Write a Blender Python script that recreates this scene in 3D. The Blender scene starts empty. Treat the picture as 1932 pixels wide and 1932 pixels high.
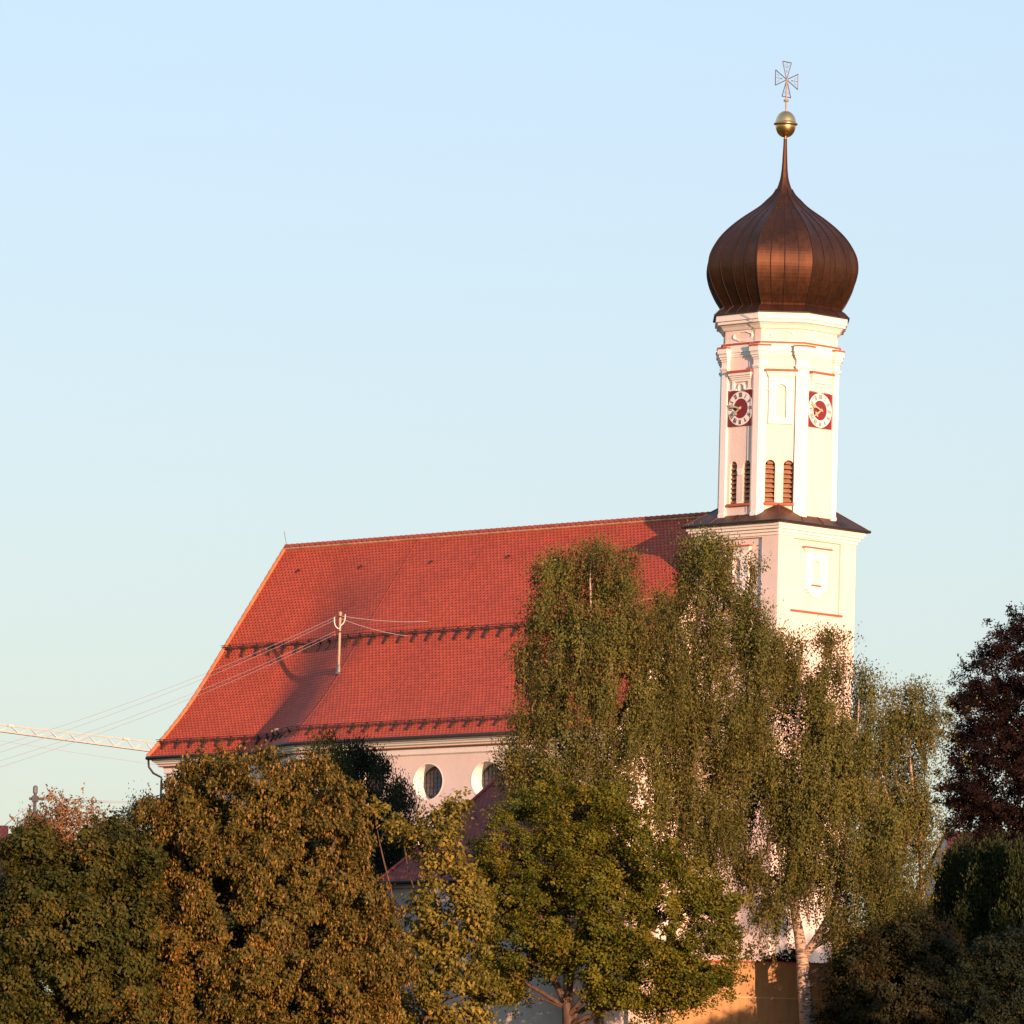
import bpy, bmesh, math, random
import numpy as np
from mathutils import Vector, Matrix, geometry
rad = math.radians
random.seed(7); RNG = np.random.default_rng(11)
SC = bpy.context.scene
COL = SC.collection

# ------------------------------------------------------------------ camera
F, YH, RO, TH, DIST = 14000.0, 2464.0, 0.0276, rad(45.17), 390.0   # focal length (photo 1932 px wide), horizon row, roll
PITCH = math.atan((YH - 966) / F)
FWD = np.array([0, math.cos(PITCH), math.sin(PITCH)])
r0 = np.array([1.0, 0, 0]); u0 = np.array([0, -math.sin(PITCH), math.cos(PITCH)])
RGT = r0 * math.cos(RO) + u0 * math.sin(RO)
UPV = -r0 * math.sin(RO) + u0 * math.cos(RO)
cam = bpy.data.cameras.new('camera'); camo = bpy.data.objects.new('camera', cam); COL.objects.link(camo)
cam.sensor_width = 36.0; cam.lens = 36.0 * F / 1932; cam.clip_start = 1.0; cam.clip_end = 20000
m = Matrix.Identity(4)
for i in range(3):
    m[i][0] = RGT[i]; m[i][1] = UPV[i]; m[i][2] = -FWD[i]
camo.matrix_world = m
SC.camera = camo

# ------------------------------------------------------------------ light
SUN_AZ, SUN_EL = rad(25.5), rad(6.5)         # low evening sun behind the camera, to its right
sdir = Vector((math.sin(SUN_AZ) * math.cos(SUN_EL), -math.cos(SUN_AZ) * math.cos(SUN_EL), math.sin(SUN_EL)))
world = bpy.data.worlds.new('World'); SC.world = world; world.use_nodes = True
wn = world.node_tree; wn.nodes.clear()
sky = wn.nodes.new('ShaderNodeTexSky'); sky.sky_type = 'NISHITA'; sky.sun_disc = False
sky.sun_elevation = SUN_EL; sky.sun_rotation = math.atan2(sdir.x, sdir.y)
sky.air_density = 1.4; sky.dust_density = 0.8; sky.ozone_density = 1.5
bg = wn.nodes.new('ShaderNodeBackground'); bg.inputs[1].default_value = 0.15
wo = wn.nodes.new('ShaderNodeOutputWorld')
gam = wn.nodes.new('ShaderNodeGamma'); gam.inputs[1].default_value = 0.5      # softens the sky's gradient, as the camera did
mul = wn.nodes.new('ShaderNodeMixRGB'); mul.blend_type = 'MULTIPLY'; mul.inputs[0].default_value = 1; mul.inputs[2].default_value = (1.384, 1.636, 2.298, 1)
wn.links.new(sky.outputs[0], gam.inputs[0]); wn.links.new(gam.outputs[0], mul.inputs[1]); wn.links.new(mul.outputs[0], bg.inputs[0]); wn.links.new(bg.outputs[0], wo.inputs[0])
sl = bpy.data.lights.new('sun', 'SUN'); sl.energy = 5.0; sl.angle = rad(0.5); sl.color = (1.0, 0.545, 0.345)
so = bpy.data.objects.new('sun', sl); COL.objects.link(so)
so.rotation_euler = sdir.to_track_quat('Z', 'Y').to_euler(); so.location = (60, -60, 80)
SC.view_settings.view_transform = 'Standard'; SC.view_settings.look = 'None'
SC.view_settings.exposure = 0.8; SC.view_settings.gamma = 1.0
SC.render.engine = 'CYCLES'
SC.cycles.use_denoising = True
SC.cycles.max_bounces = 6; SC.cycles.diffuse_bounces = 3; SC.cycles.glossy_bounces = 3
SC.cycles.transmission_bounces = 3; SC.cycles.transparent_max_bounces = 4
SC.render.film_transparent = False

# ------------------------------------------------------------------ geometry helpers
def ray(px, py): return FWD + RGT * (px - 966) / F - UPV * (py - 966) / F
def P(px, py, Y):
    d = ray(px, py); return d * (Y / d[1])
def ground_z(Y):
    s = min(max((Y - 60) / 285.0, 0), 1); t = min(max((Y - 345) / 45.0, 0), 1)
    return -1.6 + 13.2 * (3 * s * s - 2 * s ** 3) + 3.4 * (3 * t * t - 2 * t ** 3)

class MB:
    """collects faces, builds one mesh object"""
    def __init__(s): s.v = []; s.f = []; s.mi = []; s.uv = {}
    def add(s, vs, fs, mi=0, uvs=None):
        o = len(s.v); s.v += [tuple(map(float, p)) for p in vs]
        for k, f in enumerate(fs):
            if uvs is not None: s.uv[len(s.f)] = uvs[k]
            s.f.append([o + i for i in f]); s.mi.append(mi)
        return s
    def box(s, a, b, mi=0):
        x0, y0, z0 = a; x1, y1, z1 = b
        return s.add([(x0,y0,z0),(x1,y0,z0),(x1,y1,z0),(x0,y1,z0),(x0,y0,z1),(x1,y0,z1),(x1,y1,z1),(x0,y1,z1)],
              [(0,3,2,1),(4,5,6,7),(0,1,5,4),(1,2,6,5),(2,3,7,6),(3,0,4,7)], mi)
    def obox(s, c, ax, ay, az, mi=0):
        """box with centre c and half-axis vectors"""
        c, ax, ay, az = map(Vector, (c, ax, ay, az))
        vs = [c + sx*ax + sy*ay + sz*az for sz in (-1,1) for sx, sy in ((-1,-1),(1,-1),(1,1),(-1,1))]
        return s.add(vs, [(0,3,2,1),(4,5,6,7),(0,1,5,4),(1,2,6,5),(2,3,7,6),(3,0,4,7)], mi)
    def prism(s, poly, z0, z1, mi=0):
        n = len(poly)
        vs = [(p[0], p[1], z0) for p in poly] + [(p[0], p[1], z1) for p in poly]
        return s.add(vs, [list(range(n))[::-1], list(range(n, 2*n))] + [(i, (i+1) % n, n+(i+1) % n, n+i) for i in range(n)], mi)
    def loft(s, rings, mi=0, cap=True, closed=True):
        n = len(rings[0]); vs = [p for r in rings for p in r]; fs = []
        for k in range(len(rings)-1):
            for i in range(n if closed else n-1):
                j = (i+1) % n; fs.append((k*n+i, k*n+j, (k+1)*n+j, (k+1)*n+i))
        if cap: fs += [list(range(n))[::-1], list(range((len(rings)-1)*n, len(rings)*n))]
        return s.add(vs, fs, mi)
    def tube(s, pts, r, n=6, mi=0, cap=True):
        pts = [Vector(p) for p in pts]
        if not isinstance(r, (list, tuple)): r = [r]*len(pts)
        rings = []; up = None
        for i, p in enumerate(pts):
            d = (pts[min(i+1, len(pts)-1)] - pts[max(i-1, 0)])
            if d.length < 1e-9: d = Vector((0,0,1))
            d.normalize()
            if up is None: up = d.orthogonal().normalized()
            up = (up - d*up.dot(d))
            up = up.normalized() if up.length > 1e-6 else d.orthogonal().normalized()
            w = d.cross(up)
            rings.append([p + (up*math.cos(2*math.pi*k/n) + w*math.sin(2*math.pi*k/n))*r[i] for k in range(n)])
        return s.loft(rings, mi, cap)
    def lathe(s, prof, c=(0,0,0), n=24, mi=0):
        rings = [[(c[0]+r*math.cos(2*math.pi*k/n), c[1]+r*math.sin(2*math.pi*k/n), c[2]+z) for k in range(n)] for r, z in prof]
        return s.loft(rings, mi, True)
    def build(s, name, mats, parent=None, loc=(0,0,0), smooth=False):
        me = bpy.data.meshes.new(name)
        me.from_pydata(s.v, [], s.f); me.update()
        if not isinstance(mats, (list, tuple)): mats = [mats]
        for mt in mats: me.materials.append(mt)
        me.polygons.foreach_set('material_index', s.mi)
        if smooth: me.polygons.foreach_set('use_smooth', [True]*len(s.f))
        if s.uv:
            ul = me.uv_layers.new(name='UVMap')
            for fi, uv in s.uv.items():
                for k, li in enumerate(me.polygons[fi].loop_indices): ul.data[li].uv = uv[k]
        o = bpy.data.objects.new(name, me); COL.objects.link(o)
        o.location = loc
        if parent is not None: o.parent = parent
        return o

def thing(name, label, cat, loc=(0,0,0), rz=0.0, group=None):
    o = bpy.data.objects.new(name, None); COL.objects.link(o)
    o.location = loc; o.rotation_euler = (0, 0, rz); o.empty_display_size = 0.5
    o['label'] = label; o['category'] = cat
    if group: o['group'] = group
    return o

# ------------------------------------------------------------------ materials
class NT:
    def __init__(s, name):
        s.m = bpy.data.materials.new(name); s.m.use_nodes = True; s.t = s.m.node_tree; s.t.nodes.clear()
        s.out = s.n('ShaderNodeOutputMaterial'); s.b = s.n('ShaderNodeBsdfPrincipled')
        s.l(s.b.outputs[0], s.out.inputs[0])
    def n(s, t, **kw):
        nd = s.t.nodes.new(t)
        for k, v in kw.items(): setattr(nd, k, v)
        return nd
    def l(s, a, b): s.t.links.new(a, b)
    def math(s, op, a, b=None, c=None):
        nd = s.n('ShaderNodeMath', operation=op)
        for i, x in enumerate((a, b, c)):
            if x is None: continue
            if isinstance(x, (int, float)): nd.inputs[i].default_value = x
            else: s.l(x, nd.inputs[i])
        return nd.outputs[0]
    def ramp(s, fac, stops):
        nd = s.n('ShaderNodeValToRGB'); e = nd.color_ramp.elements
        while len(e) < len(stops): e.new(0.5)
        for k, (p, c) in enumerate(stops): e[k].position = p; e[k].color = (*c, 1)
        s.l(fac, nd.inputs[0]); return nd.outputs[0]
    def noise(s, scale, detail=4, vec=None, rough=0.55):
        nd = s.n('ShaderNodeTexNoise'); nd.inputs['Scale'].default_value = scale; nd.inputs['Detail'].default_value = detail
        nd.inputs['Roughness'].default_value = rough
        if vec is not None: s.l(vec, nd.inputs['Vector'])
        return nd.outputs[0]
    def obj(s): return s.n('ShaderNodeTexCoord').outputs['Object']
    def mapped(s, vec, scale):
        nd = s.n('ShaderNodeMapping'); nd.inputs['Scale'].default_value = scale; s.l(vec, nd.inputs[0]); return nd.outputs[0]
    def mix(s, fac, a, b, mode='MIX'):
        nd = s.n('ShaderNodeMixRGB', blend_type=mode)
        for i, x in enumerate((fac, a, b)):
            if isinstance(x, (int, float)): nd.inputs[i].default_value = x
            elif isinstance(x, tuple): nd.inputs[i].default_value = (*x, 1)
            else: s.l(x, nd.inputs[i])
        return nd.outputs[0]
    def bump(s, h, strength=0.5, dist=0.02):
        nd = s.n('ShaderNodeBump'); nd.inputs['Strength'].default_value = strength; nd.inputs['Distance'].default_value = dist
        s.l(h, nd.inputs['Height']); s.l(nd.outputs[0], s.b.inputs['Normal'])
    def set(s, col=None, rough=0.8, metal=0.0):
        if col is not None:
            if isinstance(col, tuple): s.b.inputs['Base Color'].default_value = (*col, 1)
            else: s.l(col, s.b.inputs['Base Color'])
        s.b.inputs['Roughness'].default_value = rough; s.b.inputs['Metallic'].default_value = metal
        return s.m

def plain(name, col, rough=0.7, metal=0.0, var=0.15, scale=3.0):
    t = NT(name); o = t.obj()
    f = t.noise(scale, 5, o)
    c = t.ramp(f, [(0.3, tuple(x*(1-var) for x in col)), (0.7, tuple(min(1, x*(1+var*0.6)) for x in col))])
    return t.set(c, rough, metal)

def plaster(name, col, streak=0.08):
    t = NT(name); o = t.obj()
    f1 = t.noise(0.8, 6, o); f2 = t.noise(2.2, 5, t.mapped(o, (1, 1, 0.12)))
    f = t.math('ADD', t.math('MULTIPLY', f1, 0.5), t.math('MULTIPLY', f2, 0.5))
    c = t.ramp(f, [(0.32, tuple(x*(1-streak) for x in col)), (0.6, col)])
    t.bump(t.noise(9, 6, o), 0.35, 0.03)
    return t.set(c, 0.9)

def tile_mat(name, base, gap, dark=0.8):
    """beaver-tail clay tiles from UV in metres (u along the eave, v down the slope)"""
    t = NT(name); uv = t.n('ShaderNodeUVMap').outputs[0]
    sp = t.n('ShaderNodeSeparateXYZ'); t.l(uv, sp.inputs[0])
    rv = t.math('DIVIDE', sp.outputs[1], 0.21); row = t.math('FLOOR', rv); fr = t.math('FRACT', rv)
    uu = t.math('ADD', t.math('DIVIDE', sp.outputs[0], 0.275), t.math('MULTIPLY', t.math('FLOORED_MODULO', row, 2), 0.5))
    cell = t.math('FLOOR', uu); fu = t.math('ABSOLUTE', t.math('SUBTRACT', t.math('FRACT', uu), 0.5))
    edge = t.math('SUBTRACT', 1.0, t.math('MULTIPLY', t.math('POWER', t.math('MULTIPLY', fu, 2.0), 2.2), 0.80))
    isgap = t.math('GREATER_THAN', fr, edge)
    cb = t.n('ShaderNodeCombineXYZ'); t.l(cell, cb.inputs[0]); t.l(row, cb.inputs[1])
    wnn = t.n('ShaderNodeTexWhiteNoise', noise_dimensions='2D'); t.l(cb.outputs[0], wnn.inputs[0])
    big = t.noise(0.35, 5, t.obj())
    tone = t.math('ADD', t.math('MULTIPLY', wnn.outputs[0], 0.5), t.math('MULTIPLY', t.math('SUBTRACT', big, 0.2), 1.15))
    c = t.ramp(tone, [(0.2, tuple(x*dark for x in base)), (0.6, base), (0.95, tuple(x*1.18 for x in base))])
    c = t.mix(isgap, c, gap)
    h = t.math('MULTIPLY', t.math('SUBTRACT', 1.0, isgap), t.math('ADD', t.math('MULTIPLY', fr, 0.6), 0.4))
    t.bump(h, 0.6, 0.03)
    return t.set(c, 0.75)

M = {}
M['plaster'] = plaster('wall_plaster', (0.80, 0.67, 0.58), 0.12)
M['trim'] = plaster('white_trim', (0.86, 0.82, 0.74), 0.08)
M['tile'] = tile_mat('clay_tiles', (0.485, 0.074, 0.025), (0.14, 0.017, 0.008))
M['strip'] = plain('red_tile_strip', (0.42, 0.10, 0.05), 0.8)
M['mortar'] = plain('ridge_mortar', (0.55, 0.30, 0.17), 0.9, 0, 0.3, 2)
M['hipclay'] = plain('hip_tile_clay', (0.48, 0.17, 0.075), 0.85, 0, 0.3, 2)
M['ridge'] = plain('ridge_tile_clay', (0.36, 0.075, 0.04), 0.8, 0, 0.3, 3)
M['gutter'] = plain('dark_copper_gutter', (0.035, 0.03, 0.028), 0.5, 0.3)
M['guard'] = plain('rusty_steel', (0.05, 0.028, 0.02), 0.7, 0.2)
M['gold'] = plain('gilded_copper', (1.0, 0.62, 0.26), 0.30, 1.0, 0.05, 4)
M['iron'] = plain('grey_iron', (0.14, 0.14, 0.15), 0.5, 0.4)
M['galv'] = plain('weathered_steel', (0.38, 0.29, 0.19), 0.6, 0.2)
M['black'] = plain('numeral_paint', (0.09, 0.07, 0.055), 0.6)
M['red'] = plain('dark_red_paint', (0.19, 0.018, 0.024), 0.6, 0, 0.12)
M['dialw'] = plain('dial_white', (0.85, 0.80, 0.72), 0.6, 0, 0.04)
M['wood'] = plain('louvre_wood', (0.34, 0.18, 0.10), 0.8, 0, 0.3, 6)
M['darkin'] = plain('dark_inside', (0.02, 0.018, 0.016), 0.9)
M['lead'] = plain('leaded_glass', (0.075, 0.08, 0.10), 0.3, 0.0, 0.7, 3.5)
M['cable'] = plain('grey_cable', (0.33, 0.31, 0.30), 0.6)
M['cream_steel'] = plain('cream_crane_paint', (0.62, 0.54, 0.44), 0.5, 0.1)
M['poleiron'] = plain('dark_pole', (0.06, 0.06, 0.065), 0.7)

def copper(name, base, stain):
    t = NT(name); uv = t.n('ShaderNodeUVMap').outputs[0]
    br = t.n('ShaderNodeTexBrick'); t.l(uv, br.inputs[0]); br.offset = 0.5
    br.inputs['Scale'].default_value = 1.0; br.inputs['Brick Width'].default_value = 1.0; br.inputs['Row Height'].default_value = 0.95
    br.inputs['Mortar Size'].default_value = 0.012; br.inputs['Bias'].default_value = 0
    br.inputs['Color1'].default_value = (0.35,0.35,0.35,1); br.inputs['Color2'].default_value = (0.65,0.65,0.65,1); br.inputs['Mortar'].default_value = (0.8,0.8,0.8,1)
    o = t.obj()
    n1 = t.noise(0.9, 6, t.mapped(o, (1.6, 1.6, 0.45)), 0.65)
    n2 = t.noise(4, 5, t.mapped(o, (1.5, 1.5, 0.25)), 0.6)
    f = t.math('ADD', t.math('ADD', t.math('MULTIPLY', n1, 0.5), 0.125), t.math('MULTIPLY', t.math('SUBTRACT', br.outputs[0], 0.5), 0.35))
    f = t.math('ADD', f, t.math('MULTIPLY', n2, 0.25))
    c = t.ramp(f, [(0.3, stain), (0.52, base), (0.85, tuple(min(1, x*1.7) for x in base))])
    t.set(c, 0.42, 0.85)
    r = t.ramp(n2, [(0.3, (0.42,)*3), (0.7, (0.58,)*3)]); t.l(r, t.b.inputs['Roughness'])
    return t.m
M['copper'] = copper('brown_copper', (0.105, 0.047, 0.024), (0.058, 0.029, 0.02))
M['copperdark'] = copper('skirt_copper', (0.16, 0.085, 0.05), (0.05, 0.035, 0.03))
M['seam'] = plain('copper_seam', (0.03, 0.014, 0.01), 0.6, 0.2)

# ------------------------------------------------------------------ terrain
gm = NT('meadow_grass'); oo = gm.obj()
gf = gm.math('ADD', gm.math('MULTIPLY', gm.noise(0.06, 8, oo, 0.7), 0.5), gm.math('MULTIPLY', gm.noise(2.5, 6, oo, 0.7), 0.5))
gm.set(gm.ramp(gf, [(0.3, (0.035, 0.055, 0.010)), (0.5, (0.075, 0.095, 0.018)), (0.7, (0.14, 0.13, 0.035))]), 0.95); gm.b.inputs['Specular IOR Level'].default_value = 0.05
gm.bump(gm.noise(6, 6, oo, 0.7), 0.8, 0.08)
g = MB(); ys = [-400, 0, 80] + list(range(90, 400, 10)) + [450, 600, 900, 1500, 3000, 9000]
def gz(Y): return ground_z(Y) if Y <= 450 else 15.0 - (Y - 450) * 0.0012
xs = [-4000, -600, -150, -60, -30, 0, 30, 60, 150, 600, 4000]
g.add([(x, y, gz(y)) for y in ys for x in xs],
      [(j*len(xs)+i, j*len(xs)+i+1, (j+1)*len(xs)+i+1, (j+1)*len(xs)+i) for j in range(len(ys)-1) for i in range(len(xs)-1)])
go = g.build('ground', gm.m, smooth=True); go['kind'] = 'structure'

# ================================================================== CHURCH
BASE = 3.5                                     # parts are modelled with z = 0 at the churchyard wall's top
Pz = P(1464.5, 1815, DIST); Ow = P(1464.5, 985, DIST); CZ = Pz[2]
CH_ROT = math.pi - TH                          # local x runs along the nave, local y towards its sunny long side
church = thing('church', 'white village church with brown onion dome and long red tiled roof', 'church',
               (Ow[0], DIST, CZ - BASE), CH_ROT)
UP = (0, 0, BASE)
def part(mb, name, mats, smooth=False, parent=None):
    return mb.build(name, mats, parent or church, UP if parent is None else (0,0,0), smooth)
uW = np.array([math.cos(CH_ROT), math.sin(CH_ROT), 0]); vW = np.array([-math.sin(CH_ROT), math.cos(CH_ROT), 0])
def toW(a, b, c): return np.array([Ow[0], DIST, CZ]) + uW*a + vW*b + np.array([0, 0, 1.0])*c
def solid_face(mb, outer, holes, fr, depth, mi=0):
    """flat panel with holes; fr(x,y,d) maps panel coordinates and depth to 3D; jambs run back by depth"""
    bm = bmesh.new(); loops = [outer] + holes; edges = []
    for lp in loops:
        vs = [bm.verts.new((x, y, 0)) for x, y in lp]
        edges += [bm.edges.new((vs[i], vs[(i+1) % len(vs)])) for i in range(len(vs))]
    bmesh.ops.triangle_fill(bm, use_beauty=True, edges=edges)
    bm.verts.index_update()
    vs = [fr(v.co.x, v.co.y, 0) for v in bm.verts]
    fs = [[v.index for v in f.verts] for f in bm.faces]
    bm.free(); mb.add(vs, fs, mi)
    for lp in holes:
        n = len(lp)
        mb.add([fr(x, y, 0) for x, y in lp] + [fr(x, y, depth) for x, y in lp], [(i, (i+1) % n, n+(i+1) % n, n+i) for i in range(n)], mi)
def arch(cx, w, z0, z1, n=10):
    """outline of a round-headed opening"""
    h = w/2; pts = [(cx-h, z0), (cx+h, z0)]
    for k in range(n+1):
        a = math.pi*k/n; pts.append((cx + h*math.cos(a), z1 - h + h*math.sin(a)))
    return pts
def sq(h): return [(-h,-h),(h,-h),(h,h),(-h,h)]
def frame_of(kind, off):
    """panel frame: x across the face, y up, d inwards. kind 'left' = +y face, 'right' = -x face, 'front' = chamfer towards the valley"""
    if kind == 'left': return lambda x, y, d: Vector((-x, off - d, y))
    if kind == 'right': return lambda x, y, d: Vector((-off + d, -x, y))
    if kind == 'back': return lambda x, y, d: Vector((off - d, x, y))
    if kind == 'far': return lambda x, y, d: Vector((x, -off + d, y))
    k = math.sqrt(0.5)
    return lambda x, y, d: Vector((-(off-d)*k - x*k, (off-d)*k - x*k, y))
def slab(mb, fr, x0, x1, z0, z1, out, inn=-0.05, mi=0):
    vs = [fr(x, z, d) for d in (inn*-1, -out) for x, z in ((x0,z0),(x1,z0),(x1,z1),(x0,z1))]
    mb.add(vs, [(0,3,2,1),(4,5,6,7),(0,1,5,4),(1,2,6,5),(2,3,7,6),(3,0,4,7)], mi)
def polyslab(mb, fr, poly, out, mi=0):
    n = len(poly)
    mb.add([fr(x, z, 0.04) for x, z in poly] + [fr(x, z, -out) for x, z in poly],
           [list(range(n))[::-1], list(range(n, 2*n))] + [(i, (i+1) % n, n+(i+1) % n, n+i) for i in range(n)], mi)

# ---- square tower shaft
mb = MB()
mb.prism(sq(3.0), -BASE, 18.25)
for sx in (-1, 1):
    for sy in (-1, 1):
        mb.box((min(sx*1.82, sx*3.0), min(sy*1.82, sy*3.0), 18.25), (max(sx*1.82, sx*3.0), max(sy*1.82, sy*3.0), 22.06))
mb.prism(sq(3.0), 22.06, 22.2)
part(mb, 'tower_shaft', M['plaster'])
mb = MB(); mb.prism(sq(2.87), 18.25, 22.06); part(mb, 'tower_panel', M['plaster'])
mb = MB()
for z0, z1, h in ((22.14, 22.3, 3.06), (22.3, 22.46, 3.16), (22.46, 22.60, 3.28), (22.60, 22.76, 3.36)): mb.prism(sq(h), z0, z1)
part(mb, 'tower_cornice', M['trim'])
for kind in ('right', 'left'):
    fr = frame_of(kind, 2.87); tr = MB()
    outer = [(-0.86, 19.45), (0.86, 19.45), (0.86, 21.45), (-0.86, 21.45)]
    solid_face(tr, outer, [arch(0, 0.54, 19.75, 21.02)], lambda x, y, d: fr(x, y, d - 0.10), 0.16)
    n = 4; tr.add([fr(x, y, -0.10) for x, y in outer] + [fr(x, y, 0.05) for x, y in outer], [(i, (i+1) % n, n+(i+1) % n, n+i) for i in range(n)])
    for z0, z1, w, o in ((21.45, 21.5, 0.9, 0.14), (21.5, 21.56, 0.95, 0.18), (21.56, 21.62, 1.0, 0.22)): slab(tr, fr, -w, w, z0, z1, o)
    for z0, z1, w, o in ((19.3, 19.45, 0.6, 0.11), (19.18, 19.3, 0.45, 0.09), (19.08, 19.18, 0.3, 0.07)): slab(tr, fr, -w, w, z0, z1, o)
    t_ = part(tr, 'niche_frame', M['trim'])
    for w_, z0, z1, o_ in ((1.05, 21.622, 21.70, 0.27), (0.36, 19.66, 19.74, 0.15)):
        st = MB(); slab(st, fr, -w_, w_, z0, z1, o_); part(st, 'tile_strip', M['strip'], parent=t_)
    st = MB(); fr2 = frame_of(kind, 3.0); slab(st, fr2, -1.98, 1.98, 18.20, 18.30, 0.10)
    part(st, 'panel_sill', M['strip'])

# ---- copper skirt roof between square and octagon
def octo(s, c): return [(s, -(s-c)), (s, s-c), (s-c, s), (-(s-c), s), (-s, s-c), (-s, -(s-c)), (-(s-c), -s), (s-c, -s)]
CR = 0.55
mb = MB(); E = 3.5; so_, co_ = 2.95, 1.62; ap = so_ - co_/2 + 0.04
ze, zb_, za = 22.86, 23.32, 23.86
for q in range(4):
    ca, sa = (1, 0, -1, 0)[q], (0, 1, 0, -1)[q]
    R2 = lambda x, y, z: (x*ca - y*sa, x*sa + y*ca, z)
    e1, e2 = R2(E, -E, ze), R2(E, E, ze)
    b1, b2 = R2(so_, -(so_-co_), zb_), R2(so_, so_-co_, zb_)
    A2 = R2(ap, ap, za); A1 = R2(ap, -ap, za); b3 = R2(so_-co_, so_, zb_)
    L = lambda a, b: (Vector(a)-Vector(b)).length
    mb.add([e1, e2, b2, b1], [(0,1,2,3)], 0, [[(0,0),(7,0),(5,1.2),(2,1.2)]])
    mb.add([e2, A2, b2], [(0,1,2)], 0, [[(0,0),(0.3,2),(1.5,1.2)]])
    mb.add([e2, b3, A2], [(0,1,2)], 0, [[(3,0),(4.5,1.2),(3.3,2)]])
    mb.tube([e2, A2], 0.035, 5); mb.tube([b2, A2], 0.03, 4); mb.tube([A2, b3], 0.03, 4)
    for k in (-1.6, 0, 1.6): mb.tube([R2(E, k, ze+0.02), R2(so_, k*0.8, zb_+0.02)], 0.02, 4)
sk = part(mb, 'skirt_roof', M['copperdark'])
mb = MB(); mb.prism(sq(3.47), 22.76, 22.855)
for a, b in (((-3.5,3.54),(3.5,3.54)), ((-3.54,3.5),(-3.54,-3.5)), ((3.54,3.5),(3.54,-3.5)), ((-3.5,-3.54),(3.5,-3.54))):
    mb.tube([(*a, 22.83), (*b, 22.83)], 0.075, 8)
part(mb, 'skirt_gutter', M['gutter'])

# ---- octagonal belfry
SB = 2.88
def edge_frame(oct_pts, i): return Vector((*oct_pts[i], 0)), Vector((*oct_pts[(i+1) % 8], 0))
mb = MB(); OB = octo(SB, CR*SB)
KIND = {1: 'diag', 3: 'frontdiag'}
dist_ch = (2*SB - CR*SB)/math.sqrt(2)
lou = {'left': (frame_of('left', SB), 0.16 - 0.02, -0.62, 0.62), 'front': (frame_of('front', dist_ch), 0, 0, 0)}
LW, LG = 0.52, 0.22       # louvre opening width, half gap
def louv_holes(): return [arch(-LG-LW/2, LW, 23.95, 26.2), arch(LG+LW/2, LW, 23.95, 26.2)]
for i in range(8):
    a, b = edge_frame(OB, i); w = (b-a).length; mid = (a+b)/2; dx = (b-a)/w; nrm = Vector((dx.y, -dx.x, 0))
    fr = lambda x, y, d, mid=mid, dx=dx, nrm=nrm: mid + dx*x - nrm*d + Vector((0,0,y))
    holes = louv_holes() if i in (2, 3) else []
    solid_face(mb, [(-w/2, 23.0), (w/2, 23.0), (w/2, 33.2), (-w/2, 33.2)], holes, fr, 0.34)
part(mb, 'belfry_wall', M['plaster'])
FR = {}
for i, nm in ((2, 'left'), (3, 'front'), (4, 'right')):
    a, b = edge_frame(OB, i); w = (b-a).length; mid = (a+b)/2; dx = (b-a)/w; nrm = Vector((dx.y, -dx.x, 0))
    FR[nm] = (lambda x, y, d, mid=mid, dx=dx, nrm=nrm: mid + dx*x - nrm*d + Vector((0,0,y)), w)
# louvres, colonnette, sill
for nm in ('left', 'front'):
    fr, w = FR[nm]
    wroot = MB()
    slab(wroot, fr, -LG-LW-0.06, LG+LW+0.06, 23.8, 23.93, 0.16)
    ws = part(wroot, 'louvre_sill', M['strip'])
    cn = MB()
    for k in range(10):
        pass
    cn.tube([fr(0, 23.95, 0.12), fr(0, 25.45, 0.12)], 0.11, 12)
    for z0, z1, h in ((25.45, 25.55, 0.14), (25.55, 25.66, 0.17), (25.66, 25.78, 0.21)): slab(cn, fr, -h, h, z0, z1, 0.03, -0.3)
    slab(cn, fr, -0.14, 0.14, 23.93, 24.03, 0.02, -0.25)
    part(cn, 'colonnette', M['trim'])
    for sgn in (-1, 1):
        cx = sgn*(LG+LW/2); lm = MB()
        for k in range(9):
            z = 24.0 + k*0.25; hw = LW/2
            if z + 0.2 > 26.2 - LW/2: hw = math.sqrt(max(0.01, (LW/2)**2 - max(0, z+0.15-(26.2-LW/2))**2))
            if hw < 0.08: continue
            tilt = random.uniform(-0.02, 0.02)
            vs = [fr(cx-hw, z, 0.08), fr(cx+hw, z+tilt, 0.08), fr(cx+hw, z+0.2, 0.3), fr(cx-hw, z+0.2, 0.3)]
            vs2 = [v + Vector((0,0,0.03)) for v in vs]
            lm.add(vs+vs2, [(0,3,2,1),(4,5,6,7),(0,1,5,4),(1,2,6,5),(2,3,7,6),(3,0,4,7)], 0)
        n0 = arch(cx, LW, 23.95, 26.2)
        lm.add([fr(x, y, 0.335) for x, y in n0], [list(range(len(n0)))], 1)
        part(lm, 'louvre_shutter', [M['wood'], M['darkin']])
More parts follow.
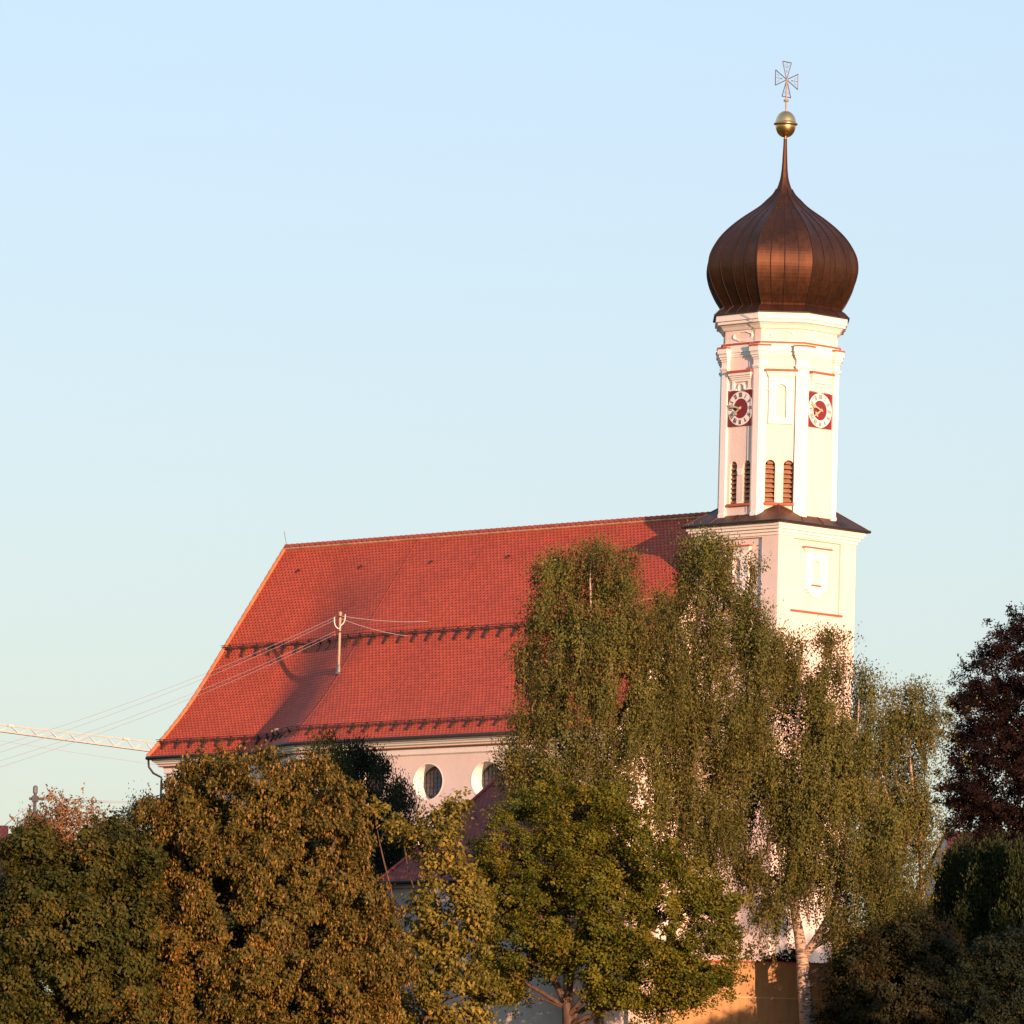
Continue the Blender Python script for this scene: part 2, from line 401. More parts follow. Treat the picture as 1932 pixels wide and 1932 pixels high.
# corner pilasters and capitals
def corner_prism(mb, i, s_out, wing, z0, z1, s_in=2.8, mi=0):
    po, pi_ = octo(s_out, CR*s_out), octo(s_in, CR*s_in)
    c = Vector((*po[i], 0)); nx = Vector((*po[(i+1) % 8], 0)); pv = Vector((*po[i-1], 0))
    d1 = (nx-c).normalized(); d0 = (pv-c).normalized()
    ci = Vector((*pi_[i], 0)); 
    n1 = Vector((d1.y, -d1.x, 0)); n0 = Vector((-d0.y, d0.x, 0)); dep = s_out - s_in
    a = c + d0*wing; b = c + d1*wing
    poly = [a, c, b, b - n1*dep, ci, a - n0*dep]
    mb.prism([(p.x, p.y) for p in poly], z0, z1, mi)
for i in range(8):
    pil, cap, stp = MB(), MB(), MB()
    corner_prism(pil, i, 3.02, 0.40, 23.2, 31.05)
    corner_prism(pil, i, 3.06, 0.44, 23.2, 23.42)
    for z0, z1, s, w in ((31.05, 31.12, 3.08, 0.46), (31.12, 31.2, 3.12, 0.49), (31.2, 31.52, 3.03, 0.41), (31.52, 31.62, 3.08, 0.46), (31.62, 31.74, 3.14, 0.53),
                         (31.74, 31.86, 3.19, 0.59), (31.86, 31.92, 3.21, 0.60), (31.92, 32.18, 3.27, 0.66)):
        corner_prism(cap, i, s, w, z0, z1)
    corner_prism(stp, i, 3.30, 0.70, 32.18, 32.27)
    part(pil, 'corner_pilaster', M['trim']); cp = part(cap, 'pilaster_capital', M['trim']); part(stp, 'tile_strip', M['strip'], parent=cp)
ent = MB()
for z0, z1, s in ((31.74, 31.84, 2.92), (31.84, 31.96, 2.96), (31.96, 32.20, 3.01), (32.20, 32.37, 3.0), (32.45, 32.50, 2.93), (33.46, 33.62, 3.29), (33.62, 33.97, 3.38)):
    ent.prism(octo(s, CR*s), z0, z1)
ent.loft([[(*p, z) for p in octo(s, CR*s)] for s, z in ((2.90, 33.14), (2.96, 33.16), (3.0, 33.22), (3.06, 33.32), (3.16, 33.42), (3.21, 33.459))])
part(ent, 'belfry_cornice', M['trim'])
bnd = MB(); bnd.prism(octo(3.08, CR*3.08), 32.37, 32.45); part(bnd, 'tile_band', M['strip'])
# frieze cartouches on every face
for i in range(8):
    carto = MB()
    a, b = edge_frame(octo(2.88, CR*2.88), i); w = (b-a).length; mid = (a+b)/2; dx = (b-a)/w; nrm = Vector((dx.y, -dx.x, 0))
    fr = lambda x, y, d, mid=mid, dx=dx, nrm=nrm: mid + dx*x - nrm*d + Vector((0,0,y))
    h = w*0.235; pts = []
    for k in range(28):
        t = 2*math.pi*k/28; x, y = math.cos(t), math.sin(t)
        xx = h*x*(1.18 if abs(y) < 0.55 else 0.9); yy = 0.27*max(-1, min(1, 1.35*y))*(0.85 if abs(x) > 0.62 else 1.0)
        pts.append((xx, 32.82 + yy))
    n = len(pts)
    carto.add([fr(x, y, -0.05) for x, y in pts] + [fr(x*0.86, 32.82+(y-32.82)*0.8, -0.05) for x, y in pts] + [fr(x*0.84, 32.82+(y-32.82)*0.78, 0.01) for x, y in pts] + [fr(x, y, 0.02) for x, y in pts],
              [(i2, (i2+1) % n, n+(i2+1) % n, n+i2) for i2 in range(n)] + [(n+i2, n+(i2+1) % n, 2*n+(i2+1) % n, 2*n+i2) for i2 in range(n)] + [(3*n+i2, 3*n+(i2+1) % n, (i2+1) % n, i2) for i2 in range(n)])
    part(carto, 'frieze_panel', M['trim'])
# blind niche on the front chamfer
fr, w = FR['front']; tr = MB()
outer = [(-0.64, 28.1), (0.64, 28.1), (0.64, 30.56), (-0.64, 30.56)]
solid_face(tr, outer, [arch(0, 0.56, 28.42, 30.2)], lambda x, y, d: fr(x, y, d - 0.10), 0.12)
tr.add([fr(x, y, -0.10) for x, y in outer] + [fr(x, y, 0.05) for x, y in outer], [(i, (i+1) % 4, 4+(i+1) % 4, 4+i) for i in range(4)])
for z0, z1, w_, o in ((30.56, 30.64, 0.68, 0.14), (30.64, 30.73, 0.73, 0.19), (30.73, 30.86, 0.79, 0.25)): slab(tr, fr, -w_, w_, z0, z1, o)
slab(tr, fr, -0.68, -0.26, 29.86, 29.92, 0.125); slab(tr, fr, 0.26, 0.68, 29.86, 29.92, 0.125)
nf = part(tr, 'blind_niche', M['trim']); st = MB(); slab(st, fr, -0.86, 0.86, 30.862, 30.98, 0.31); part(st, 'tile_strip', M['strip'], parent=nf)
# hoods above the clocks
for nm in ('left', 'right'):
    fr, w = FR[nm]; tr = MB()
    for z0, z1, w_, o in ((30.40, 30.52, 0.66, 0.10), (30.52, 30.62, 0.70, 0.14), (30.62, 30.72, 0.75, 0.19), (30.72, 30.86, 0.80, 0.25)): slab(tr, fr, -w_, w_, z0, z1, o)
    slab(tr, fr, -0.64, -0.5, 29.95, 30.40, 0.09); slab(tr, fr, 0.5, 0.64, 29.95, 30.40, 0.09)
    slab(tr, fr, -0.80, -0.30, 29.93, 30.0, 0.14); slab(tr, fr, 0.30, 0.80, 29.93, 30.0, 0.14)
    o_ = arch(0, 0.5, 29.93, 30.33); i_ = arch(0, 0.36, 29.93, 30.26); n = len(o_)
    tr.add([fr(x, y, -0.09) for x, y in o_] + [fr(x, y, -0.09) for x, y in i_] + [fr(x, y, 0.02) for x, y in o_] + [fr(x, y, 0.02) for x, y in i_],
           [(k, (k+1) % n, n+(k+1) % n, n+k) for k in range(1, n)] + [(2*n+k, 2*n+(k+1) % n, (k+1) % n, k) for k in range(1, n)] + [(n+k, n+(k+1) % n, 3*n+(k+1) % n, 3*n+k) for k in range(1, n)])
    hd = part(tr, 'clock_hood', M['trim']); st = MB(); slab(st, fr, -0.87, 0.87, 30.862, 30.98, 0.31); part(st, 'tile_strip', M['strip'], parent=hd)
# clocks
ROMAN = ['XII','I','II','III','IV','V','VI','VII','VIII','IX','X','XI']
def clock(nm, minute, hour, face_label):
    fr0, w = FR[nm]; zc = 28.97; hw = 0.925
    # hand angles are seen from outside: +x of the frame runs to the viewer's ... side, so mirror is handled by sx
    sx = 1 if (Vector(fr0(1,0,0)) - Vector(fr0(-1,0,0))).dot(Vector((-1,-1,0))) > 0 else -1
    fr = lambda x, y, d: fr0(sx*x, zc + y, d)
    pl = MB(); slab(pl, fr, -hw, hw, -hw, hw, 0.07)
    root = part(pl, 'clock_face', M['red']); root['label'] = face_label
    dl = MB(); n = 64; R1, R0 = 0.905, 0.53
    ring = lambda r, d: [fr(r*math.sin(2*math.pi*k/n), r*math.cos(2*math.pi*k/n), d) for k in range(n)]
    dl.loft([ring(R0, -0.06), ring(R0, -0.09), ring(R1, -0.09), ring(R1, -0.06)], cap=False)
    part(dl, 'dial_ring', M['dialw'], parent=root)
    def bar(p, q, wd, nu):
        p, q = Vector(p), Vector(q); d = (q-p).normalized(); s = Vector((-d.y, d.x))*wd/2
        pts = [p-s, q-s, q+s, p+s]
        nu.add([fr(a.x, a.y, -0.092) for a in pts] + [fr(a.x, a.y, -0.105) for a in pts], [(4,5,6,7),(0,1,5,4),(1,2,6,5),(2,3,7,6),(3,0,4,7)])
    for hnum, txt in enumerate(ROMAN):
        nu = MB()
        ang = 2*math.pi*hnum/12; rd = Vector((math.sin(ang), math.cos(ang))); tg = Vector((rd.y, -rd.x))
        widths = {'I': 0.062, 'V': 0.11, 'X': 0.115}; tot = sum(widths[c] for c in txt); x = -tot/2
        ri, ro_ = 0.60, 0.84
        for ch in txt:
            wd = widths[ch]; cx = x + wd/2; x += wd
            at = lambda o, r: tuple(rd*r + tg*o)
            if ch == 'I': bar(at(cx, ri), at(cx, ro_), 0.034, nu)
            elif ch == 'V': bar(at(cx-0.04, ro_), at(cx, ri), 0.034, nu); bar(at(cx+0.04, ro_), at(cx, ri), 0.018, nu)
            else: bar(at(cx-0.042, ro_), at(cx+0.042, ri), 0.034, nu); bar(at(cx+0.042, ro_), at(cx-0.042, ri), 0.018, nu)
        part(nu, 'numeral', M['black'], parent=root)
    def hand(ang, ln, wd, dep, flare):
        h = MB(); d = Vector((math.sin(ang), math.cos(ang))); s = Vector((d.y, -d.x))
        prof = [(-0.12, wd*0.8), (0.0, wd*0.9), (ln*0.55, wd*0.75), (ln*0.62, wd*flare), (ln*0.72, wd*flare*0.95), (ln*0.78, wd*0.8), (ln*0.9, wd*0.7), (ln, 0.012)]
        pts = [d*a - s*b for a, b in prof] + [d*a + s*b for a, b in prof[::-1]]; n = len(pts)
        h.add([fr(p.x, p.y, dep) for p in pts] + [fr(p.x, p.y, dep-0.03) for p in pts],
              [list(range(n))[::-1], list(range(n, 2*n))] + [(i, (i+1) % n, n+(i+1) % n, n+i) for i in range(n)])
        h.tube([fr(0, 0, -0.06), fr(0, 0, dep-0.04)], 0.05, 8)
        return h
    part(hand(hour, 0.58, 0.06, -0.13, 2.6), 'clock_hand', M['handm'], parent=root)
    part(hand(minute, 0.84, 0.05, -0.17, 2.2), 'clock_hand', M['handm'], parent=root)
M['handm'] = plain('gilded_hand', (0.78, 0.66, 0.36), 0.35, 0.6)
clock('left', rad(47.7*6), rad(30*7.8), 'dark red clock face on the shaded side of the belfry')
clock('right', rad(48.3*6), rad(30*7.8), 'bright red clock face on the sunny side of the belfry')

# ---- onion dome
prof = [(0.043,43.72),(0.046,43.4),(0.055,42.9),(0.074,42.1),(0.10,41.62),(0.138,41.3),(0.19,40.99),(0.275,40.67),(0.42,40.35),(0.565,40.03),(0.76,39.71),(0.968,39.39),(1.155,39.07),(1.32,38.755),(1.465,38.437),
        (1.588,38.118),(1.682,37.8),(1.762,37.48),(1.818,37.16),(1.842,36.845),(1.846,36.527),(1.825,36.208),(1.773,35.81),(1.696,35.41),(1.598,35.0),(1.488,34.62),(1.44,34.42)]
KP = 3.93/1.846/1.025                     # silhouette half width -> octagon half side
prof = [(max(0.05, hw*KP), z) for hw, z in prof]
fine = []
for k in range(len(prof)-1):
    for t in (0, 0.5):
        a, b = prof[k], prof[k+1]
        pa, pb = prof[max(0, k-1)], prof[min(len(prof)-1, k+2)]
        if t == 0: fine.append(a)
        else: fine.append((( -pa[0] + 9*a[0] + 9*b[0] - pb[0])/16, (a[1]+b[1])/2))
fine.append(prof[-1])
fine += [(3.20, 34.28), (3.47, 33.99)]
dm, seam = MB(), MB()
arc = [0]
for k in range(1, len(fine)): arc.append(arc[-1] + math.hypot(fine[k][0]-fine[k-1][0], fine[k][1]-fine[k-1][1]))
NS = 4
for i in range(8):
    for j in range(NS):
        for k in range(len(fine)-1):
            q = []
            for kk, jj in ((k, j), (k, j+1), (k+1, j+1), (k+1, j)):
                s, z = fine[kk]; o = octo(s, CR*s); a, b = o[i], o[(i+1) % 8]; t = jj/NS
                q.append((a[0]+(b[0]-a[0])*t, a[1]+(b[1]-a[1])*t, z))
            uv = [(i*NS+j+0.02, arc[k]), (i*NS+j+0.98, arc[k]), (i*NS+j+0.98, arc[k+1]), (i*NS+j+0.02, arc[k+1])]
            dm.add([q[0], q[3], q[2], q[1]], [(0,1,2,3)], 0, [[uv[0], uv[3], uv[2], uv[1]]])
        pts = []
        for k in range(len(fine)):
            s, z = fine[k]; o = octo(s, CR*s); a, b = o[i], o[(i+1) % 8]; t = j/NS
            x, y = a[0]+(b[0]-a[0])*t, a[1]+(b[1]-a[1])*t
            if s < (0.35 if j == 0 else 0.55 if j == 2 else 1.5): continue
            l = math.hypot(x, y); pts.append((x*(1+0.012/l), y*(1+0.012/l), z))
        seam.tube(pts, 0.026 if j else 0.036, 4)
dome = part(dm, 'onion_dome', M['copper']); part(seam, 'standing_seam', M['seam'], parent=dome)
for f_ in dome.data.polygons: f_.use_smooth = False
mb = MB(); mb.prism(octo(3.49, CR*3.49), 33.95, 34.0); part(mb, 'dome_drip_edge', M['gutter'])
# finial
orb = MB(); pr = [(0.02, 43.75)]
for k in range(0, 13):
    a = -math.pi/2 + math.pi/2*k/12; pr.append((0.06 + 0.49*math.cos(a) if k else 0.07, 44.47 + 0.67*math.sin(a)))
pr += [(0.56, 44.475), (0.63, 44.48), (0.65, 44.51), (0.63, 44.545), (0.57, 44.56)]
for k in range(1, 13):
    a = math.pi/2*k/12; pr.append((0.06*(1-k/12) + 0.49*math.cos(a) + 0.005, 44.57 + 0.65*math.sin(a)))
orb.lathe(pr, n=40); orb.lathe([(0.07, 43.55), (0.09, 43.7), (0.07, 43.85)], n=12)
part(orb, 'gilded_orb', M['gold'], True)
rod = MB(); rod.tube([(0,0,45.15), (0,0,46.95)], 0.045, 8); rod.lathe([(0.05,45.70),(0.13,45.73),(0.15,45.78),(0.11,45.84),(0.05,45.86)], n=12)
part(rod, 'finial_rod', M['galv'])
cr = MB(); zc = 46.9
def cbar(a, b, r=0.028): cr.tube([(0, a[0], zc+a[1]), (0, b[0], zc+b[1])], r, 5)
for dx, dz, L_, hw in ((0,1,0.95,0.34), (0,-1,0.93,0.34), (1,0,0.88,0.41), (-1,0,0.88,0.41)):
    e = (dx*L_, dz*L_); p1 = (e[0]+dz*hw, e[1]+dx*hw); p2 = (e[0]-dz*hw, e[1]-dx*hw)
    cbar((0,0), p1); cbar((0,0), p2); cbar(p1, p2)
    cbar(e, (e[0]*0.72, e[1]*0.72), 0.012)
    for s in (-1, 1):
        m1 = (e[0]*0.72 + s*dz*hw*0.35, e[1]*0.72 + s*dx*hw*0.35); m2 = (e[0]*0.86 + s*dz*hw*0.5, e[1]*0.86 + s*dx*hw*0.5)
        cbar((e[0]*0.66, e[1]*0.66), m1, 0.011); cbar(m1, m2, 0.011)
    cbar((e[0]*0.42, e[1]*0.42), (e[0]*0.56, e[1]*0.56), 0.028)
part(cr, 'cross', M['iron'])
# ---- lightning wire and tufts are tiny; wire down the shaded side
lw = MB(); a4 = octo(3.4, CR*3.4)[3]; k3 = octo(3.05, CR*3.05)[3]
lw.tube([(a4[0]+1.1, a4[1]+0.05, 33.9), (a4[0]+0.35, a4[1]+0.03, 33.55), (k3[0]+0.45, 2.93, 33.1), (k3[0]+0.45, 2.93, 32.5), (k3[0]+0.5, 3.3, 32.3), (k3[0]+0.42, 3.06, 31.6), (k3[0]+0.42, 3.06, 23.5)], 0.014, 4)
part(lw, 'lightning_wire', M['cable'])

# ---- nave roof
ZR, ZE, WN, WC = 23.85, 11.74, 9.6, 5.9
XW, XR, XH = 2.9, 37.83, 42.33
X1, X2 = 26.3, 34.3
def wid(x):
    t = min(max((x-X1)/(X2-X1), 0), 1); t = t*t*(3-2*t); return WN + (WC-WN)*t
GT_ = [(0, 0), (0.62, 0.676), (0.70, 0.757), (0.76, 0.811), (0.84, 0.877), (0.92, 0.940), (1.0, 1.0)]   # straight slope that flares at the eave
def gq(q):
    for (a, b), (c, d) in zip(GT_, GT_[1:]):
        if q <= c + 1e-9: return b + (d-b)*(q-a)/(c-a)
    return 1.0
QN = 48
qs = [k/QN for k in range(QN+1)]
sl_ = [0]
for k in range(1, QN+1): sl_.append(sl_[-1] + math.hypot(WN/QN, (ZR-ZE)*(gq(qs[k])-gq(qs[k-1]))))
def roofpt(x, q, side=1): return (x, side*wid(x)*q, ZR - (ZR-ZE)*gq(q))
def xhip(q): return XR + (XH-XR)*q
xsn = [XW + (X1-XW)*k/16 for k in range(16)] + [X1 + (X2-X1)*k/36 for k in range(36)]
def xcol(q):
    e = xhip(q); return xsn + [X2 + (e-X2)*k/10 for k in range(11)]
def sag(x, q): return 0.025*math.sin(x*0.55+1)*math.sin(math.pi*q) + 0.025*math.sin(x*1.3)*q*(1-q)*2
rf = MB()
for side in (1, -1):
    nx = len(xsn) + 11; vs = []; uv = []
    for k, q in enumerate(qs):
        for x in xcol(q):
            p = roofpt(x, q, side); vs.append((p[0], p[1], p[2] + sag(x, q))); uv.append((x, sl_[k]))
    fs = []; us = []
    for k in range(QN):
        for i in range(nx-1):
            f_ = (k*nx+i, (k+1)*nx+i, (k+1)*nx+i+1, k*nx+i+1)
            if side > 0: f_ = f_[::-1]
            fs.append(f_); us.append([uv[j] for j in f_])
    rf.add(vs, fs, 0, us)
vs, fs, us = [], [], []
for k, q in enumerate(qs):
    for t in (1, 0, -1): vs.append((xhip(q), t*wid(xhip(q))*q, ZR-(ZR-ZE)*gq(q)))
for k in range(QN):
    for i in range(2):
        f_ = (k*3+i, k*3+i+1, (k+1)*3+i+1, (k+1)*3+i); fs.append(f_); us.append([(vs[j][1]+50, sl_[j//3]) for j in f_])
rf.add(vs, fs, 0, us)
roof = part(rf, 'roof', M['tile'], True)
# ridge and hip caps: mortar bed with individual overlapping tiles
def caps(path, r, step):
    t = MB(); path = [Vector(p) for p in path]
    ln = [0]
    for a, b in zip(path, path[1:]): ln.append(ln[-1] + (b-a).length)
    def atl(d):
        for i in range(len(path)-1):
            if d <= ln[i+1] or i == len(path)-2:
                return path[i].lerp(path[i+1], min(1.02, (d-ln[i])/(ln[i+1]-ln[i])))
    d = 0; k = 0
    while d < ln[-1]-0.05:
        a, b = atl(d), atl(min(ln[-1], d+step+0.05)); t.tube([a, b], [r*0.86, r*1.16], 8); d += step
    bed = MB(); bed.tube([p - Vector((0,0,r*0.55)) for p in path], r*1.02, 6, 0)
    return t, bed
t1, b1 = caps([(XW, 0, ZR+0.05)] + [(x, 0, ZR+0.05) for x in np.linspace(XW+2, XR, 20)], 0.15, 0.42)
part(t1, 'ridge_tiles', M['ridge'], parent=roof); part(b1, 'ridge_mortar', M['mortar'], parent=roof)
for side in (1, -1):
    t1, b1 = caps([(xhip(q)+0.02, side*(wid(xhip(q))*q+0.02), ZR+0.04-(ZR-ZE)*gq(q)) for q in qs], 0.11, 0.42)
    part(t1, 'hip_tiles', M['hipclay'], parent=roof)
# snow guards
def guard(q, name):
    t = MB(); xs_ = [x for x in np.linspace(XW+0.6, xhip(q)+0.1, 90)]
    off = Vector((0, 0.10, 0.10))
    for dz in (0.06, 0.15, 0.24):
        t.tube([Vector(roofpt(x, q)) + Vector((0, 0.05 + dz*0.5, dz)) for x in xs_], 0.022, 4)
    x = XW+0.8
    while x < xhip(q):
        p = Vector(roofpt(x, q)); p2 = Vector(roofpt(x, min(1, q+0.032)))
        t.obox(p + Vector((0, 0.10, 0.11)), (0.03, 0, 0), (0, 0.05, 0.12), (0, 0.05, -0.03))
        t.obox((p+p2)/2 + Vector((0, 0.05, 0.03)), (0.05, 0, 0), (p2-p)*0.6, (0, 0.03, 0.03))
        t.obox(p + Vector((0, 0.05, 0.0)), (0.13, 0, 0), (0, 0.05, -0.065), (0, 0.03, 0.03))
        x += 1.11
    part(t, 'snow_guard', M['guard'], parent=roof)
guard(0.449, 'a'); guard(0.918, 'b')
# roof hooks, lightning wires on the tiles
for x, q in ((36.0, 0.11), (30.7, 0.115), (24.8, 0.12), (18.8, 0.12)):
    hk = MB(); p = Vector(roofpt(x, q)); hk.obox(p + Vector((0, 0.04, 0.05)), (0.10, 0, 0), (0, 0.015, -0.015), (0, 0.02, 0.03)); hk.obox(p + Vector((0.02, 0.08, 0.0)), (0.015, 0, 0), (0, 0.07, -0.08), (0, 0.02, 0.03))
    part(hk, 'roof_hook', M['guard'], parent=roof)
cw = MB(); cw.tube([Vector(roofpt(27.0, q)) + Vector((0, 0.03, 0.035)) for q in np.linspace(0.01, 0.99, 30)], 0.009, 4)
cw.tube([Vector(roofpt(21.2, q)) + Vector((0, 0.03, 0.035)) for q in np.linspace(0.01, 0.99, 30)], 0.006, 4)
for q in np.linspace(0.04, 0.96, 16): 
    p = Vector(roofpt(27.0, q)); cw.obox(p + Vector((0, 0.03, 0.03)), (0.018, 0, 0), (0, 0.015, -0.015), (0, 0.02, 0.02))
part(cw, 'lightning_wire', M['ridge'], parent=roof)
lr = MB(); lr.tube([(XR-0.1, 0, ZR), (XR+0.15, 0.05, ZR+0.95)], 0.02, 5); part(lr, 'lightning_rod', M['iron'])
fl = MB(); fp = Vector(roofpt(30.6, 0.915)); fl.obox(fp + Vector((0, 0.16, 0.25)), (0.09, 0, 0), (0, 0.07, 0), (0, 0, 0.09)); fl.tube([fp, fp + Vector((0.0, 0.16, 0.2))], 0.03, 5)
fl.obox(fp + Vector((0.35, 0.14, 0.2)), (0.06, 0, 0), (0, 0.05, 0), (0, 0, 0.06))
part(fl, 'floodlight', M['galv'], parent=roof)

# ---- walls, cornice, gutter along the eave
half = [(x, wid(x)) for x in [XW] + list(np.linspace(X1-2, X2+1.5, 40)) + [XH]]
eave = half + [(x, -y) for x, y in half[::-1]]
def offset(path, d):
    out = []; n = len(path)
    for i, p in enumerate(path):
        p = Vector(p); ns = []
        for a, b in ((i-1, i), (i, i+1)):
            if a < 0 or b >= n: continue
            dd = (Vector(path[b]) - Vector(path[a])).normalized(); ns.append(Vector((dd.y, -dd.x)))
        nn = sum(ns, Vector((0, 0))).normalized(); nn = nn/ max(0.35, nn.dot(ns[0]))
        out.append(p + nn*d)
    return out
INW = -1       # path runs west to east on the sunny side, so the inside lies at +offset
def sweep(mb, prof):
    rings = []
    for d, z in prof: rings.append([(p.x, p.y, z) for p in offset(eave, d)])
    mb.loft(rings[::-1], cap=False, closed=False)
mb = MB(); sweep(mb, [(0.75, 10.8), (0.75, -BASE)]); 
# sunny long wall of the nave gets real openings: rebuild it as a panel
walls = MB(); wallz = 10.8
OC = [16.72 + 4.42*k for k in (-2, -1, 0, 1, 2)]
def circ(cx, cz, r, n=36, sx=1.0): return [(cx + sx*r*math.cos(2*math.pi*k/n), cz + r*math.sin(2*math.pi*k/n)) for k in range(n)]
YW = WN - 0.75
frn = lambda x, y, d: Vector((x, YW - d, y))
LWX = [cx + 3.05 - 0.0 for cx in OC]
holes = [circ(cx, 9.36, 0.98, 40, 1.16) for cx in OC] + [arch(cx, 1.5, 4.5, 6.9) for cx in OC[:]]
solid_face(walls, [(XW, -BASE), (X1, -BASE), (X1, wallz), (XW, wallz)], [h for h in holes if max(p[0] for p in h) < X1-0.05], frn, 0.75)
off = [p for p in offset(eave, 0.75)]
rest = [p for p in off if not (p.x < X1 + 0.01 and p.y > 0)]
ringl = [(X1, YW)] + [(p.x, p.y) for p in rest]
walls.loft([[(x, y, -BASE) for x, y in ringl], [(x, y, wallz) for x, y in ringl]], cap=False, closed=False)
# west gable
walls.add([(XW+0.05, YW, -BASE), (XW+0.05, -YW, -BASE), (XW+0.05, -YW, ZE-0.2), (XW+0.05, 0, ZR-0.35), (XW+0.05, YW, ZE-0.2)], [(0,1,2,3,4)])
part(walls, 'nave_wall', M['plaster'])
cor = MB(); sweep(cor, [(0.0, 11.70), (0.06, 11.69), (0.06, 11.58), (0.14, 11.56), (0.17, 11.47), (0.27, 11.44), (0.30, 11.36), (0.42, 11.30), (0.44, 11.22)])
sweep(cor, [(0.62, 11.20), (0.64, 10.86), (0.71, 10.80), (0.75, 10.78)])
part(cor, 'nave_cornice', M['trim'])
red = MB(); sweep(red, [(0.40, 11.235), (0.40, 11.195), (0.64, 11.195)]); part(red, 'cornice_strip', M['strip'])
gut = MB(); gut.tube([(p.x, p.y, 11.68) for p in offset(half, -0.06)], 0.105, 8)
gut.tube([(XH+0.06, WC+0.06, 11.68), (XH+0.06, -WC-0.06, 11.68)], 0.105, 8); part(gut, 'gutter', M['gutter'], True)
dp = MB(); xe, ye = XH-0.1, WC-0.05
dp.tube([(XH+0.02, ye, 11.62), (XH+0.02, ye-0.05, 11.2), (XH-0.15, ye-0.25, 10.85), (XH-0.68, ye-0.4, 10.6), (XH-0.68, ye-0.4, 10.3)], 0.06, 8)
dp.tube([(XH-0.68, ye-0.4, 10.3), (XH-0.68, ye-0.4, -BASE)], 0.06, 8)
part(dp, 'downpipe', M['gutter'], True)
# oculi: splayed plaster reveal, surround ring, leaded pane
for cx in OC:
    if cx + 1.2 > X1: continue
    oc = MB(); n = 40
    r_ = lambda r, d: [frn(x, y, d) for x, y in circ(cx, 9.36, r, n, 1.16)]
    oc.loft([r_(0.965, -0.012), r_(0.97, 0.04), r_(0.94, 0.30), r_(0.93, 0.31), r_(0.925, 0.72)], cap=False)
    oc.loft([r_(1.015, 0.0), r_(1.01, -0.012), r_(0.96, -0.012), r_(0.955, 0.03)], cap=False)
    ow = part(oc, 'oculus_window', M['trim'], False)
    pn = MB(); pn.add(r_(0.92, 0.70), [list(range(n))]); part(pn, 'pane', M['lead'], parent=ow)
    gr = MB()
    for k in range(-3, 4):
        o = k*0.24; h = math.sqrt(max(0, 0.9**2 - o*o))
        gr.tube([frn(cx-h*1.16, 9.36+o, 0.685), frn(cx+h*1.16, 9.36+o, 0.685)], 0.010, 4); gr.tube([frn(cx+o*1.16, 9.36-h, 0.685), frn(cx+o*1.16, 9.36+h, 0.685)], 0.010, 4)
    part(gr, 'glazing_bars', M['guard'], parent=ow)
for cx in OC:
    if cx + 1.2 > X1: continue
    wo_ = MB(); o = arch(cx, 1.5, 4.5, 6.9); i_ = arch(cx, 1.9, 4.3, 7.1); n = len(o)
    wo_.loft([[frn(x, y, 0.0) for x, y in i_], [frn(x, y, -0.05) for x, y in i_], [frn(x, y, -0.05) for x, y in o], [frn(x, y, 0.1) for x, y in o]], cap=False)
    ww = part(wo_, 'arched_window', M['trim'])
    pn = MB(); pn.add([frn(x, y, 0.5) for x, y in o], [list(range(n))]); part(pn, 'pane', M['lead'], parent=ww)
    gr = MB()
    for k in range(1, 8): gr.tube([frn(cx-0.75, 4.5+k*0.27, 0.48), frn(cx+0.75, 4.5+k*0.27, 0.48)], 0.014, 4)
    for k in (-0.5, -0.25, 0, 0.25, 0.5): gr.tube([frn(cx+k, 4.5, 0.48), frn(cx+k, 6.7, 0.48)], 0.014, 4)
    part(gr, 'glazing_bars', M['guard'], parent=ww)

# ================================================================== mast on the roof and its wires
def cable(mb, a, b, sagm, r, n=14):
    a, b = Vector(a), Vector(b); pts = []
    for k in range(n+1):
        t = k/n; p = a.lerp(b, t); p.z -= sagm*4*t*(1-t); pts.append(p)
    mb.tube(pts, r, 4)
rb = np.array(roofpt(27.25, 0.60)); zb0 = rb[2]
mast_base = Vector(toW(27.25, rb[1], zb0))
mast = thing('roof_mast', 'slim cream electricity mast standing on the red church roof', 'mast', mast_base)
mb = MB(); mb.tube([(0,0,-0.1), (0,0,3.22)], 0.075, 10); mb.lathe([(0.10,3.15),(0.11,3.25),(0.07,3.33),(0.02,3.34)], n=10); part_m = mb.build('pole', M['galv'], mast)
mb = MB(); mb.lathe([(0.22,-0.12),(0.16,0.0),(0.12,0.36),(0.09,0.4)], n=12); mb.build('flashing', M['iron'], mast)
for z in (3.05, 2.22): 
    mb = MB(); mb.obox((-0.12, -0.02, z), (0.18, 0, 0.02), (0, 0.03, 0), (0, 0, 0.03)); mb.lathe([(0.085, z-0.04), (0.1, z-0.02), (0.1, z+0.02), (0.085, z+0.04)], n=10)
    mb.build('bracket', M['guard'], mast)
for x, z in ((-0.30, 3.0), (-0.26, 2.85), (-0.30, 2.2), (-0.27, 2.05)): mb = MB(); mb.lathe([(0.03, z-0.06), (0.055, z-0.03), (0.055, z+0.03), (0.03, z+0.06)], (x, -0.05, 0), 8); mb.build('insulator', M['ridge'], mast)
mb = MB(); mb.tube([(-0.32 + 0.30*(1-math.cos(math.pi*k/12)), -0.12, (3.0 if k < 7 else 3.18) - 0.62*math.sin(math.pi*k/12)**0.7) for k in range(13)], 0.026, 6); mb.build('cable_loop', M['trim'], mast)
wires = [((-0.32, -0.05, 3.0), (-20, 1383)), ((-0.30, -0.05, 2.85), (-20, 1396)), ((-0.32, -0.05, 2.2), (-20, 1412)), ((-0.30, -0.05, 2.05), (-20, 1424))]
